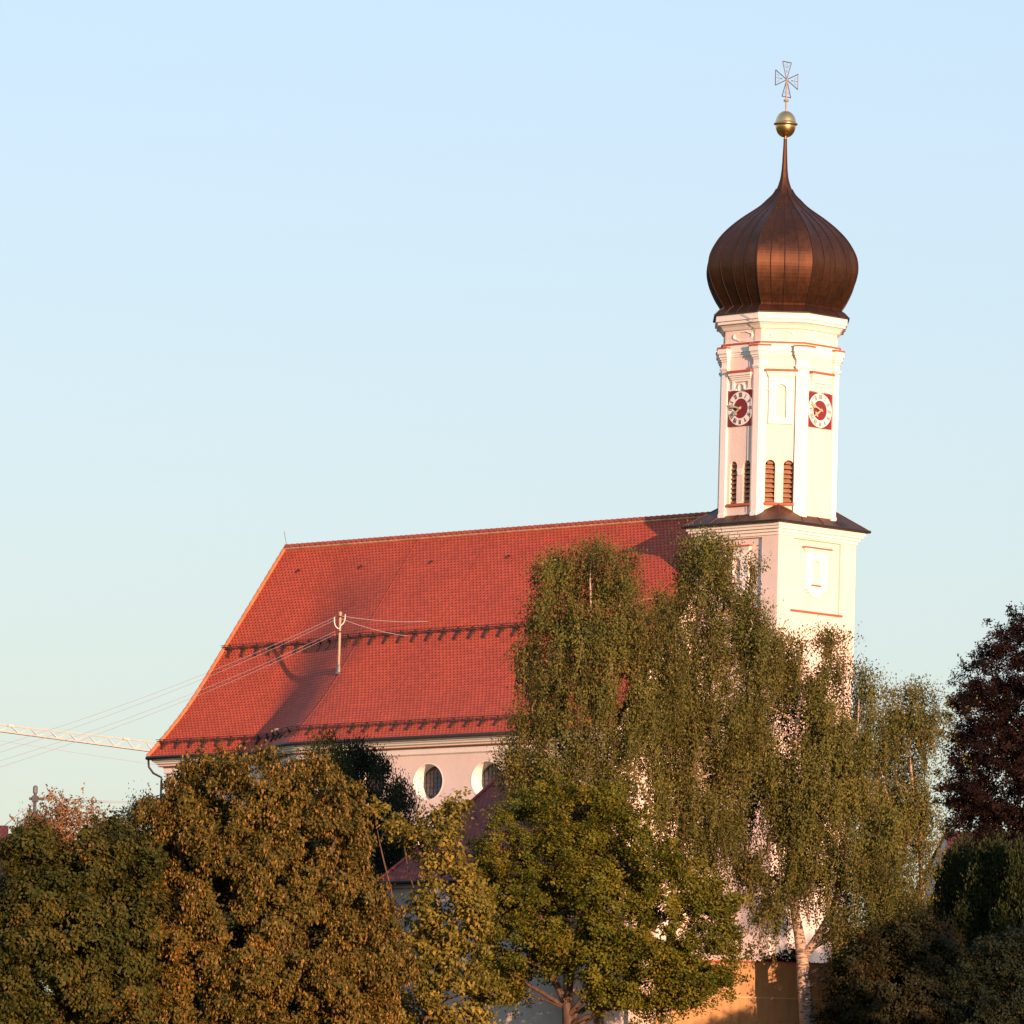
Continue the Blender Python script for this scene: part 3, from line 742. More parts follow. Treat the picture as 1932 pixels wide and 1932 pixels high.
for k, (p, (x, y)) in enumerate(wires):
    mb = MB(); e = Vector(P(x, y, 372)) - mast_base; d = (e - Vector(p))
    cable(mb, p, Vector(p) + d*1.5, 0.9, 0.010, 24); mb.build('wire', M['cable'], mast)
for (p, q) in (((0.05, 0, 3.1), toW(*roofpt(22.2, 0.40))), ((0.05, 0, 2.95), toW(*roofpt(23.2, 0.46)))):
    mb = MB(); cable(mb, p, Vector(q) - mast_base + Vector((-0.02, -0.05, 0.06)), 0.12, 0.022); mb.build('guy_wire', M['cable'], mast)

# ================================================================== crane
Yc = 900.0; lft = Vector(P(-260, 1345, Yc-18)); rgt = Vector(P(640, 1465, Yc+24))        # jib tip left of the view, mast behind the church
crane_base = Vector((rgt.x, rgt.y, gz(rgt.y)))
crane = thing('tower_crane', 'pale tower crane whose thin lattice jib reaches left from behind the church', 'crane', crane_base)
top = rgt - crane_base; ax = (lft - rgt).normalized(); side = Vector((0,0,1)).cross(ax).normalized(); upv = ax.cross(side).normalized()
if upv.z < 0: upv = -upv
LJ = (lft - rgt).length; nb = 25; st_ = LJ/nb
jh = lambda t: 1.65 - 1.2*t
jb, lc = MB(), MB()
for s_ in (-1, 1): lc.tube([top + side*s_*0.25, top + side*s_*0.25 + ax*LJ], 0.085, 6)
jb.tube([top + upv*jh(0), top + ax*LJ*0.99 + upv*jh(1)], 0.075, 6)
for k in range(nb):
    a, c, b = top + ax*(k*st_), top + ax*((k+0.5)*st_) + upv*jh((k+0.5)/nb), top + ax*((k+1)*st_)
    for s_ in (-1, 1):
        jb.tube([a + side*s_*0.25, c], 0.036, 4); jb.tube([c, b + side*s_*0.25], 0.036, 4)
    jb.tube([a - side*0.25, a + side*0.25], 0.03, 4)
    if k % 6 == 5: jb.obox(c, ax*0.4, side*0.2, upv*0.12)
jib = jb.build('jib', M['cream_steel'], crane); lc.build('bottom_chord', M['cream_steel'], jib)
ms = MB()
for sx, sy in ((-1,-1),(1,-1),(1,1),(-1,1)): ms.tube([(sx*0.7, sy*0.7, 0), (sx*0.7, sy*0.7, top.z+1.4)], 0.09, 5)
for k in range(int(top.z/1.8)):
    z0, z1 = k*1.8, (k+1)*1.8
    for a, b in (((-1,-1),(1,-1)), ((1,-1),(1,1)), ((1,1),(-1,1)), ((-1,1),(-1,-1))): ms.tube([(a[0]*0.7, a[1]*0.7, z0), (b[0]*0.7, b[1]*0.7, z1)], 0.045, 4)
ms.build('crane_mast', M['cream_steel'], crane)
mb = MB(); cable(mb, top - upv*1.6, top + ax*LJ - upv*0.5, 0.4, 0.025); mb.build('cable', M['cable'], crane)
mb = MB(); mb.obox(top - ax*6, ax*6, side*0.55, upv*0.12); mb.obox(top - ax*10.5 - upv*0.7, ax*1.2, side*0.6, upv*0.8); mb.build('counter_jib', M['cream_steel'], crane)

# ================================================================== utility pole far left
Yp = 400.0; pb = Vector(P(67, 1482, Yp)); gzp = gz(Yp)
pole = thing('utility_pole', 'dark electricity pole with side brackets among the left treetops', 'utility pole', (pb.x, Yp, gzp)); hp = pb.z - gzp
mb = MB(); mb.tube([(0,0,0), (0,0,hp-0.1)], [0.14, 0.085], 8); mb.build('pole', M['poleiron'], pole)
mb = MB(); mb.lathe([(0.07, hp-0.45), (0.13, hp-0.4), (0.13, hp-0.08), (0.06, hp)], n=10); mb.build('pole_cap', M['iron'], pole)
for z, l in ((hp-0.72, 0.42), (hp-2.1, 0.3)):
    mb = MB(); mb.obox((0.1, 0, z), (l, 0, 0), (0, 0.08, 0), (0, 0, 0.07)); mb.obox((0, 0, z), (0.17, 0, 0), (0, 0.17, 0), (0, 0, 0.16))
    mb.build('bracket', M['poleiron'], pole)
for k, (z, px, py) in enumerate(((hp-0.72, 420, 1513), (hp-0.66, 420, 1509), (hp-2.1, 420, 1547))):
    mb = MB(); e = Vector(P(px, py, 420)) - Vector((pb.x, Yp, gzp)); cable(mb, (0.45, 0, z), e, 0.15, 0.018); mb.build('wire', M['cable'], pole)
for dx in (-3.2, -2.9):
    mb = MB(); mb.tube([(-0.1, 0, hp-0.9), (dx, -0.6*(dx+3), hp-3.6 if dx < -3 else hp-6)], 0.03, 4); mb.build('guy_wire', M['cable'], pole)

# ================================================================== houses and walls in front of the church
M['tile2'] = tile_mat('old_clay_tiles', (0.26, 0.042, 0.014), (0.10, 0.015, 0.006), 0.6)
M['tile3'] = tile_mat('shade_darkened_tiles', (0.10, 0.028, 0.018), (0.05, 0.012, 0.008), 0.6)  # tree shade on the left house roof is put into this tile colour
M['wallpink'] = plaster('house_plaster', (0.74, 0.62, 0.54), 0.12)
def ochre():
    t = NT('ochre_render'); o = t.obj()
    f = t.math('ADD', t.math('MULTIPLY', t.noise(1.2, 7, o, 0.65), 0.5), t.math('MULTIPLY', t.noise(3, 5, t.mapped(o, (1.5, 1.5, 0.15))), 0.5))
    c = t.ramp(f, [(0.3, (0.30, 0.175, 0.075)), (0.5, (0.44, 0.26, 0.115)), (0.75, (0.50, 0.31, 0.15))])
    t.bump(t.noise(14, 6, o), 0.5, 0.03); return t.set(c, 0.95)
M['ochre'] = ochre()
YA = 341.5; av = Vector(P(712, 1664, YA)); hz = av.z - gz(YA)
house = thing('parish_house', 'old house with steep red tiled roof half hidden behind bushes below the nave', 'house', (av.x, YA, gz(YA)), CH_ROT)
# local: x along -nave direction is negative; eave corner at origin, roof climbs towards -y
HL, HW, HR = 11.9, 8.5, 6.0
mb = MB(); n = 14
def hq(t): return 0.9*t + 0.1*t*t            # slight flare at the eave
vs, fs, us = [], [], []
for k in range(n+1):
    t = k/n
    for x in (0, -(HL+0.5) + 9.4*t): vs.append((x, -HW*t, hz + HR*hq(t))); us.append((x, -10.4*t+30))
for k in range(n): fs.append((2*k+1, 2*k, 2*k+2, 2*k+3))
mb.add(vs, fs, 0, [[us[i] for i in f] for f in fs])
xe = -(HL+0.5) + 9.4
mb.add([(0, -HW, hz+HR), (xe, -HW, hz+HR), (-7.0, -HW-3.4, hz), (0, -HW-3.4, hz)], [(0,1,2,3)], 0, [[(0,0),(8,0),(12,10),(0,10)]])
mb.add([(-(HL+0.5), 0, hz), (xe, -HW, hz+HR), (-7.0, -HW-3.4, hz)], [(0,1,2)], 0, [[(0,10),(8,0),(16,10)]])
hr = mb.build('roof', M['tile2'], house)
mb = MB(); mb.tube([(0.02, -HW*k/10, hz + HR*hq(k/10) + 0.03) for k in range(11)], 0.09, 6); mb.build('verge_tiles', M['ridge'], hr)
mb = MB(); mb.prism([(-0.15, -0.5), (-0.15, -HW-3.0), (-6.8, -HW-3.0), (-HL, -0.5)], 0, hz-0.05); mb.add([(-0.15, -0.5, hz-0.05), (-0.15, -HW-3.0, hz-0.05), (-0.15, -HW, hz+HR-0.3)], [(0,1,2)])
mb.box((-HL-0.1, -0.6, hz-0.28), (-0.1, -0.3, hz-0.06)); mb.build('wall', M['wallpink'], house)
mb = MB(); mb.tube([(-HL-0.5, 0.1, hz-0.05), (0.05, 0.1, hz-0.05)], 0.08, 6); mb.build('gutter', M['gutter'], house)
mb = MB(); mb.tube([(-HL-0.05, -0.3, hz-0.1), (-HL-0.05, -0.36, 0)], 0.07, 8); mb.build('downpipe', M['galv'], house)
vb = MB(); zv = P(880, 1887, YA)[2] - gz(YA); xv = -(880-712)/(0.705*41.4) - 0.15
for i in range(4):
    for j in range(4):
        cx, cz = xv - 0.45 + i*0.27 + (j % 2)*0.10, zv - 0.36 + j*0.24
        ring = lambda r, y: [(cx + r*math.cos(2*math.pi*k/12), y, cz + r*math.sin(2*math.pi*k/12)) for k in range(12)]
        vb.loft([ring(0.088, -0.5), ring(0.088, -0.485)], 0)
vb.build('vent_holes', M['darkin'], house)
for k in range(2):
    mb = MB(); x0 = -3.0 - k*2.6; mb.box((x0-0.5, -0.52, hz-2.3), (x0+0.5, -0.49, hz-0.9), 0); w_ = mb.build('window', M['lead'], house)
    mb = MB()
    for a, b in (((x0-0.58, hz-2.38), (x0+0.58, hz-2.3)), ((x0-0.58, hz-0.9), (x0+0.58, hz-0.82)), ((x0-0.58, hz-2.3), (x0-0.5, hz-0.9)), ((x0+0.5, hz-2.3), (x0+0.58, hz-0.9)), ((x0-0.03, hz-2.3), (x0+0.03, hz-0.9))):
        mb.box((a[0], -0.5, a[1]), (b[0], -0.46, b[1]))
    mb.build('frame', M['trim'], w_)

YO = 344.6; wl, wr = Vector(P(1240, 1809.5, YO)), Vector(P(1640, 1820, YO)); zg = gz(YO)
gw = thing('garden_wall', 'tall ochre rendered wall with thin tile coping below the tower', 'wall', ((wl.x+wr.x)/2, YO, zg))
hwid = (wr.x-wl.x)/2; ht = P(1460, 1814.5, YO)[2] - zg; zl = P(1460, 1883, YO)[2] - zg
mb = MB(); mb.box((-hwid, 0, 0), (hwid, 0.5, zl)); mb.box((-hwid, 0.06, zl), (hwid, 0.5, ht-0.06)); mb.build('wall', M['ochre'], gw)
mb = MB(); mb.box((-hwid, -0.03, zl-0.03), (hwid, 0.08, zl+0.025)); mb.build('ledge', plaster('pale_render', (0.62, 0.42, 0.22), 0.1), gw)
mb = MB(); mb.box((-hwid, -0.06, ht-0.06), (hwid, 0.56, ht)); mb.build('coping', M['strip'], gw)

Yl = 348.0; rl = Vector(P(-40, 1556, Yl)); zg = gz(Yl)
h3 = thing('distant_house', 'house at the far left edge, only a strip of its shade-darkened red roof visible', 'house', (rl.x, Yl, zg), rad(4)); hz3 = rl.z - zg
mb = MB()
for s_ in (-1, 1): mb.add([(-9, s_*6, hz3-5), (1.4, s_*6, hz3-5), (1.4, 0, hz3), (-9, 0, hz3)], [(0,1,2,3)], 0, [[(0,8),(12,8),(12,0),(0,0)]])
mb.build('roof', M['tile3'], h3)
mb = MB(); mb.prism([(-8.6,-5.5),(1.1,-5.5),(1.1,5.5),(-8.6,5.5)], 0, hz3-4.8)
for x in (-8.6, 1.1): mb.add([(x,-5.5,hz3-4.8),(x,5.5,hz3-4.8),(x,0,hz3-0.3)], [(0,1,2)])
mb.build('wall', M['wallpink'], h3)
Yh = 425.0; rh = Vector(P(1790, 1568, Yh)); zg = gz(Yh)
h2 = thing('distant_house', 'distant house whose dark red roof shows behind the right birch', 'house', (rh.x, Yh, zg), rad(12)); hz2 = rh.z - zg
mb = MB()
for s in (-1, 1): mb.add([(-1.2, s*5.5, hz2-4.5), (11, s*5.5, hz2-4.5), (11, 0, hz2), (-0.2, 0, hz2)], [(0,1,2,3)], 0, [[(0,8),(16,8),(16,0),(0,0)]])
mb.build('roof', M['tile3'], h2)
mb = MB(); mb.prism([(-0.8,-5),(10.6,-5),(10.6,5),(-0.8,5)], 0, hz2-4.3); mb.add([(-0.8,-5,hz2-4.3),(-0.8,5,hz2-4.3),(-0.2,0,hz2-0.3)],[(0,1,2)]); mb.add([(10.6,-5,hz2-4.3),(10.6,5,hz2-4.3),(10.6,0,hz2-0.3)],[(0,1,2)])
mb.build('wall', M['wallpink'], h2)

# ================================================================== trees and bushes
def leaf_mat(name, stops, trans=0.15, spec=0.12, patch=None):
    t = NT(name); g_ = t.n('ShaderNodeNewGeometry').outputs['Random Per Island']
    big = t.noise(0.45, 3, t.obj())
    f = t.math('ADD', t.math('MULTIPLY', g_, 0.62), t.math('MULTIPLY', t.math('SUBTRACT', big, 0.31), 0.95))
    c = t.ramp(f, stops)
    if patch:
        pm = t.math('GREATER_THAN', t.noise(0.5, 2, t.obj()), patch[0]); c = t.mix(t.math('MULTIPLY', pm, 0.8), c, patch[1])
    t.set(c, 0.7); t.b.inputs['Specular IOR Level'].default_value = spec
    tr = t.n('ShaderNodeBsdfTranslucent'); t.l(c, tr.inputs[0])
    mx = t.n('ShaderNodeMixShader'); mx.inputs[0].default_value = trans
    t.l(t.b.outputs[0], mx.inputs[1]); t.l(tr.outputs[0], mx.inputs[2]); t.l(mx.outputs[0], t.out.inputs[0])
    return t.m
LM = {
 'birch': leaf_mat('birch_leaves', [(0.1, (0.034, 0.05, 0.012)), (0.42, (0.093, 0.102, 0.022)), (0.75, (0.155, 0.142, 0.032)), (0.98, (0.25, 0.17, 0.036))]),
 'horn': leaf_mat('hornbeam_leaves', [(0.1, (0.03, 0.038, 0.007)), (0.45, (0.085, 0.074, 0.013)), (0.8, (0.135, 0.095, 0.017)), (1.0, (0.36, 0.14, 0.018))]),
 'seed': leaf_mat('hornbeam_seeds', [(0.1, (0.15, 0.1, 0.023)), (0.6, (0.25, 0.155, 0.04)), (1.0, (0.34, 0.205, 0.06))]),
 'broad': leaf_mat('broad_leaves', [(0.1, (0.016, 0.028, 0.006)), (0.45, (0.046, 0.055, 0.01)), (0.8, (0.1, 0.082, 0.014)), (1.0, (0.25, 0.11, 0.016))]),
 'maple': leaf_mat('maple_leaves', [(0.1, (0.034, 0.056, 0.006)), (0.45, (0.095, 0.105, 0.011)), (0.82, (0.185, 0.15, 0.016)), (1.0, (0.27, 0.14, 0.014))]),
 'elder': leaf_mat('elder_leaves', [(0.1, (0.06, 0.068, 0.012)), (0.45, (0.15, 0.135, 0.022)), (0.8, (0.28, 0.2, 0.036)), (1.0, (0.42, 0.3, 0.06))]),
 'tan': leaf_mat('tan_leaves', [(0.1, (0.14, 0.075, 0.03)), (0.6, (0.26, 0.14, 0.05)), (1.0, (0.34, 0.19, 0.075))]),
 'beech': leaf_mat('copper_beech_leaves', [(0.1, (0.006, 0.004, 0.004)), (0.55, (0.015, 0.008, 0.006)), (0.9, (0.036, 0.014, 0.008)), (1.0, (0.08, 0.028, 0.012))], 0.1, 0.12),
 'thuja': leaf_mat('thuja_sprays', [(0.1, (0.012, 0.02, 0.005)), (0.6, (0.026, 0.038, 0.009)), (1.0, (0.06, 0.066, 0.016))], 0.1, 0.15),
 'spruce': leaf_mat('spruce_needles', [(0.1, (0.008, 0.014, 0.007)), (0.6, (0.016, 0.023, 0.01)), (1.0, (0.034, 0.038, 0.015))], 0.05, 0.12),
 'shrub': leaf_mat('shrub_leaves', [(0.1, (0.014, 0.02, 0.006)), (0.6, (0.03, 0.03, 0.009)), (1.0, (0.075, 0.042, 0.012))], 0.15, 0.2, (0.69, (0.13, 0.022, 0.010))),
 'plum': leaf_mat('plum_leaves', [(0.1, (0.04, 0.016, 0.012)), (0.6, (0.085, 0.034, 0.02)), (1.0, (0.15, 0.07, 0.03))], 0.15),
}
def bark(name, base, mark, sc=(2, 2, 9), thr=0.56):
    t = NT(name); o = t.obj(); f = t.noise(1.6, 5, t.mapped(o, sc), 0.6)
    c = t.ramp(f, [(thr-0.08, base), (thr+0.03, mark)]); t.bump(f, 0.5, 0.02); return t.set(c, 0.85)
M['birchbark'] = bark('birch_bark', (0.42, 0.31, 0.22), (0.09, 0.07, 0.055))
M['bark'] = bark('brown_bark', (0.12, 0.07, 0.042), (0.07, 0.045, 0.03), (3, 3, 1), 0.5)

def inside(poly, pts):
    x, y = pts[:, 0], pts[:, 1]; c = np.zeros(len(pts), bool); n = len(poly)
    for i in range(n):
        x1, y1 = poly[i]; x2, y2 = poly[(i+1) % n]
        if y1 == y2: continue
        c ^= ((y1 > y) != (y2 > y)) & (x < (x2-x1)*(y-y1)/(y2-y1) + x1)
    return c
def edgedist(poly, pts):
    d = np.full(len(pts), 1e9); n = len(poly)
    for i in range(n):
        a, b = np.array(poly[i], float), np.array(poly[(i+1) % n], float); ab = b-a
        t = np.clip(((pts-a)@ab)/(ab@ab), 0, 1); d = np.minimum(d, np.linalg.norm(pts-(a+t[:, None]*ab), axis=1))
    return d
def unit(a): return a/np.maximum(1e-9, np.linalg.norm(a, axis=1, keepdims=True))
def orient(nrm, pref, jit):
    """leaf axes: blades face nrm, tips point towards pref"""
    n_ = unit(nrm); d = pref + RNG.normal(0, jit, nrm.shape); d = d - n_*(d*n_).sum(1, keepdims=True); a = unit(d)
    return a, np.cross(n_, a)
def leaves_mesh(name, batches, mats, parent):
    """batches: (centre, along, across, length, width, material index)"""
    V, MI = [], []
    for c, a, b, l, w, mi in batches:
        l = l[:, None]/2; w = w[:, None]/2; nrm = np.cross(a, b)*0.12*l
        V.append(np.stack([c - a*l, c + b*w + nrm - a*l*0.15, c + a*l, c - b*w + nrm - a*l*0.15], 1).reshape(-1, 3)); MI.append(np.full(len(c), mi, np.int32))
    V = np.concatenate(V).astype(np.float32); MI = np.concatenate(MI); nf = len(MI)
    me = bpy.data.meshes.new(name); me.vertices.add(len(V)); me.vertices.foreach_set('co', V.ravel())
    me.loops.add(4*nf); me.loops.foreach_set('vertex_index', np.arange(4*nf, dtype=np.int32))
    me.polygons.add(nf); me.polygons.foreach_set('loop_start', np.arange(0, 4*nf, 4, dtype=np.int32)); me.polygons.foreach_set('loop_total', np.full(nf, 4, np.int32))
    for m_ in mats: me.materials.append(m_)
    me.polygons.foreach_set('material_index', MI); me.update(calc_edges=True)
    o = bpy.data.objects.new(name, me); COL.objects.link(o); o.parent = parent
    return o
def limb(mb, a, b, ra, rb, bend=0.1, up=0.1, n=7):
    a, b = Vector(a), Vector(b); L_ = (b-a).length; pts, rs = [], []
    off = Vector((random.uniform(-1,1), random.uniform(-1,1), 0))*L_*bend; p0 = random.random()*9
    for k in range(n+1):
        t = k/n; p = a.lerp(b, t) + off*math.sin(math.pi*t) + Vector((0,0,1))*L_*up*math.sin(math.pi*t)
        p += Vector((math.sin(p0+t*7), math.cos(p0+t*6), 0))*L_*0.012
        pts.append(p); rs.append(ra + (rb-ra)*t)
    mb.tube(pts, rs, 5); return pts

def tree(name, label, cat, Y, outline, stems, kind, nclump, nleaf, rc, lsize, mats, barkm, flat=0.85, thick=0.9, group=None, seedn=0, limbs=26, leafw=0.6, bias=0.0, lw=0.035, min_edge=0.25, sun_tip=0.0, hollow=0.34):
    """outline: crown silhouette in photo pixels at depth Y, inflated to a round crown; stems: trunk polylines [(px, py, depth offset, radius)]"""
    global RNG
    sd = (sum(map(ord, label))*31 + int(Y)) % 99991; RNG = np.random.default_rng(sd); random.seed(sd)     # every tree keeps its own shape
    s = F/Y                                           # pixels per metre
    poly = np.array(outline, float); lo, hi = poly.min(0), poly.max(0)
    base_px = stems[0][0][0]; base = Vector(P(base_px, 1990, Y)); base.z = gz(Y)
    root = thing(name, label, cat, base, 0, group); B = np.array(base)
    # clump centres
    cs = []; need = nclump
    pts = RNG.uniform(lo, hi, (nclump*30, 2)); pts = pts[inside(poly, pts)]; ed = edgedist(poly, pts)
    ok = ed > rc*s*min_edge; pts, ed = pts[ok], ed[ok]
    dmax = ed.max(); hmax = dmax/s*thick
    th = np.sqrt(np.clip(ed*(2*dmax-ed), 0, None))/dmax*hmax
    u = RNG.random(len(pts)); sg = np.where(RNG.random(len(pts)) < 0.60, -1, 1); dep = sg*th*np.where(RNG.random(len(pts)) < 0.7, 0.72+0.28*u, u)*flat
    # boughs: a slow 3D wave drops whole groups of clumps, leaving hollows between boughs
    Wp = np.stack([pts[:, 0]/s, dep, pts[:, 1]/s*(0.6 if kind == 'birch' else 1.0)], 1); nz_ = np.zeros(len(pts))
    for q in range(6):
        kv = RNG.normal(0, 1, 3); kv *= 2*math.pi/(RNG.uniform(1.8, 3.6)*rc/0.85*np.linalg.norm(kv)); nz_ += np.sin(Wp@kv + RNG.uniform(0, 6.3))
    if kind not in ('column', 'shoots') and nclump > 40:
        ok = nz_ > np.quantile(nz_, hollow); pts, ed, dep = pts[ok], ed[ok], dep[ok]
    # greedy thinning for even but ragged spacing
    C, keep = [], []
    W3 = np.stack([pts[:, 0]/s, dep, pts[:, 1]/s], 1)
    gap = rc*1.05
    while len(keep) < nclump and gap > rc*0.15:
        for i in range(len(W3)):
            if len(keep) >= nclump: break
            if i in C: continue
            if keep and np.min(np.linalg.norm(np.array(keep)-W3[i], axis=1)) < gap: continue
            keep.append(W3[i]); C.append(i)
        gap *= 0.7
    cc = np.array([P(pts[i, 0], pts[i, 1], Y + dep[i]) for i in C]) - B
    nc = len(cc); sz = RNG.uniform(0.65, 1.25, nc)*rc
    axis = cc.mean(0)
    # trunk and limbs
    tb = MB(); nodes = []
    for st in stems:
        w = [Vector(P(x, y, Y+d)) - base for x, y, d, r in st]; rs = [q[3] for q in st]
        if st is stems[0]: w[0].z = min(w[0].z, 0)
        pts_, rr = [], []
        for k in range(len(w)-1):
            for t in np.linspace(0, 1, 6, endpoint=(k == len(w)-2)):
                p = w[k].lerp(w[k+1], t); pts_.append(p + Vector((math.sin(p.z*1.3)*0.04, math.cos(p.z*1.1)*0.04, 0))); rr.append(rs[k] + (rs[k+1]-rs[k])*t)
        tb.tube(pts_, rr, 10); nodes += list(zip(pts_, rr))
    npos = np.array([tuple(p) for p, r in nodes]); nr = np.array([r for p, r in nodes])
    order = RNG.permutation(nc)
    for i in order[:limbs]:
        d = cc[i] - npos; dist = np.linalg.norm(d, axis=1) + np.where(d[:, 2] < 0.25*np.linalg.norm(d[:, :2], axis=1), 6, 0) + 0.2*npos[:, 2]*0
        j = int(np.argmin(dist)); limb(tb, npos[j], cc[i], min(nr[j]*0.6, 0.03+lw*np.linalg.norm(d[j])*0.55), 0.012, 0.08, 0.08 if kind != 'birch' else 0.14)
    tb.build('trunk', barkm, root, smooth=True)
    # leaves
    per = RNG.multinomial(nleaf, (sz**2)/(sz**2).sum()); idx = np.repeat(np.arange(nc), per); N = len(idx)
    rn = lambda n=N: RNG.normal(0, 1, (n, 3))
    out = unit(cc - axis)[idx]
    batches = []
    if kind == 'birch':
        # pendulous strands: several hang from each clump
        ns = 13; sid = RNG.integers(0, ns, N); so_ = RNG.normal(0, 0.44, (nc, ns, 3))*sz[:, None, None]; so_[:, :, 2] = np.abs(so_[:, :, 2])*0.6
        ln = RNG.uniform(0.7, 2.6, (nc, ns))*np.minimum(1.0, sz/rc)[:, None]; sway = RNG.normal(0, 0.13, (nc, ns, 2))
        t = RNG.random(N)**0.8
        c = cc[idx] + so_[idx, sid]; L_ = ln[idx, sid]
        top = RNG.random(N) < 0.42
        c[:, :2] += sway[idx, sid]*(t*L_)[:, None]; c[:, 2] -= np.where(top, 0, t*L_)
        c += rn()*np.where(top, 0.30, 0.10)[:, None]
        sn = RNG.normal(0, 0.55, (nc, ns, 3)); sn += unit(cc - axis)[:, None, :]*np.array([0.9, 0.9, 0.3])
        a, b = orient(sn[idx, sid] + rn()*0.45, np.array([0, 0, -1.0]), 0.45)
        tw = MB()
        for i in range(nc):
            for q in range(0, ns, 2):
                p = cc[i] + so_[i, q]; e = p + np.array([sway[i, q, 0]*ln[i, q], sway[i, q, 1]*ln[i, q], -ln[i, q]])
                tw.tube([cc[i]+np.array([0, 0, 0.1]), p, (p+e)/2 + np.array([0.03, 0, 0]), e], [0.014, 0.011, 0.009, 0.006], 3, cap=False)
        tw.build('twigs', M['twig'], root)
    elif kind == 'column':
        c = cc[idx] + rn()*sz[idx][:, None]*np.array([0.42, 0.42, 0.6]); a = unit(out*0.7 + np.array([0, 0, 1.1]) + rn()*0.4); b = unit(np.cross(a, unit(rn())))
    elif kind == 'up':
        nt = 20; tid = RNG.integers(0, nt, N); td = RNG.normal(0, 1, (nc, nt, 3))*sz[:, None, None]*np.array([0.52, 0.52, 0.42])
        c = cc[idx] + td[idx, tid] + rn()*np.array([0.17, 0.17, 0.13]); tn = RNG.normal(0, 0.5, (nc, nt, 3)) + np.array([0, 0, 0.5]) + 0.7*unit(td) + 0.5*unit(cc-axis)[:, None, :]; a, b = orient(tn[idx, tid] + rn()*0.42, out*0.8 + np.array([0, 0, 0.1]), 0.6)
    else:
        nt = 26; tid = RNG.integers(0, nt, N); td = RNG.normal(0, 1, (nc, nt, 3)); td /= np.linalg.norm(td, axis=2, keepdims=True)
        td *= (RNG.random((nc, nt))**0.4*RNG.uniform(0.7, 1.25, (nc, nt)))[:, :, None]*sz[:, None, None]*np.array([1.0, 1.0, 0.8])
        c = cc[idx] + td[idx, tid] + rn()*np.array([0.15, 0.15, 0.11])*(0.8+0.4*rc)
        out = unit(unit(cc - axis)[idx]*0.5 + td[idx, tid])
        tn = RNG.normal(0, 0.4, (nc, nt, 3)) + np.array([0, 0, 0.35]) + 0.8*td/np.linalg.norm(td, axis=2, keepdims=True) + 0.5*unit(cc-axis)[:, None, :]
        a, b = orient(tn[idx, tid] + rn()*0.38, out*0.5 + np.array([0, 0, -0.6]), 0.5)
    ls = lsize*RNG.uniform(0.6, 1.3, N)
    batches.append((c, a, b, ls, ls*leafw, 0))
    if kind in ('up', 'shoots') or sun_tip:
        # loose shoots that break the outline
        k = int(nc*1.6); ii = RNG.integers(0, nc, k); d0 = unit(unit(cc-axis)[ii] + np.array([0, 0, 0.7]) + RNG.normal(0, 0.35, (k, 3))); L_ = sz[ii]*RNG.uniform(0.9, 1.7, k)
        m_ = 26; t = RNG.random((k, m_)); c2 = (cc[ii][:, None, :] + d0[:, None, :]*(t*L_[:, None])[:, :, None] + RNG.normal(0, 0.06, (k, m_, 3))*(1.3-t)[:, :, None]).reshape(-1, 3)
        a2 = unit(np.repeat(d0, m_, 0) + rn(len(c2))*0.7); b2 = unit(np.cross(a2, unit(rn(len(c2))))); l2 = lsize*RNG.uniform(0.6, 1.1, len(c2)); batches.append((c2, a2, b2, l2, l2*leafw, 0))
    if seedn:
        si = RNG.choice(nc, seedn, p=(sz**2)/(sz**2).sum()); d = unit(RNG.normal(0, 1, (seedn, 3)) + unit(cc-axis)[si]*0.6)
        ti = RNG.integers(0, nt, seedn); c2 = cc[si] + td[si, ti] + d*0.24 + np.array([0, 0, -0.06])
        a2 = unit(np.array([0, 0, -1.0]) + RNG.normal(0, 0.22, (seedn, 3))); b2 = unit(np.cross(a2, unit(RNG.normal(0, 1, (seedn, 3))))); l2 = RNG.uniform(0.14, 0.24, seedn)
        batches.append((c2, a2, b2, l2, l2*0.42, 1))
    leaves_mesh('crown', batches, mats, root)
    return root
M['twig'] = plain('birch_twig', (0.16, 0.09, 0.055), 0.8)

G1 = 'birches in front of the tower'
tree('birch_tree', 'weeping birch with two slender white stems before the red nave roof', 'tree', 334,
     [(992,1080),(1015,1035),(1075,1022),(1110,1030),(1160,1030),(1205,1036),(1240,1055),(1262,1090),(1300,1120),(1305,1250),(1290,1400),(1270,1500),(1200,1545),(1120,1530),(1060,1545),(990,1520),(948,1450),(946,1390),(962,1345),(1000,1320),(988,1240),(1002,1180),(1008,1120)],
     [[(1128,1990,0,.26),(1130,1700,0,.2),(1126,1400,-.8,.13),(1118,1300,-2.0,.10),(1112,1090,-1.6,.035)], [(1128,1560,0,.14),(1150,1380,-1.2,.10),(1152,1280,-2.1,.08),(1172,1100,-1.7,.03)], [(1128,1520,0,.1),(1060,1440,-1.2,.07),(1010,1400,-1.6,.04)]],
     'birch', 96, 122000, 0.85, 0.125, [LM['birch']], M['birchbark'], group=G1)
tree('birch_tree', 'tall weeping birch overlapping the left corner of the square tower', 'tree', 337.5,
     [(1258,1045),(1275,1012),(1300,998),(1350,1008),(1390,1020),(1420,1048),(1448,1070),(1440,1110),(1415,1150),(1462,1140),(1485,1172),(1470,1215),(1440,1270),(1425,1330),(1420,1450),(1395,1560),(1330,1640),(1262,1600),(1230,1480),(1245,1350),(1252,1200)],
     [[(1250,1990,0,.27),(1262,1800,0,.22),(1290,1500,-.4,.13),(1310,1250,-.5,.08),(1325,1060,-1,.04)], [(1290,1500,0,.12),(1370,1280,-1,.08),(1420,1180,-1,.04)]],
     'birch', 84, 108000, 0.85, 0.125, [LM['birch']], M['birchbark'], group=G1)
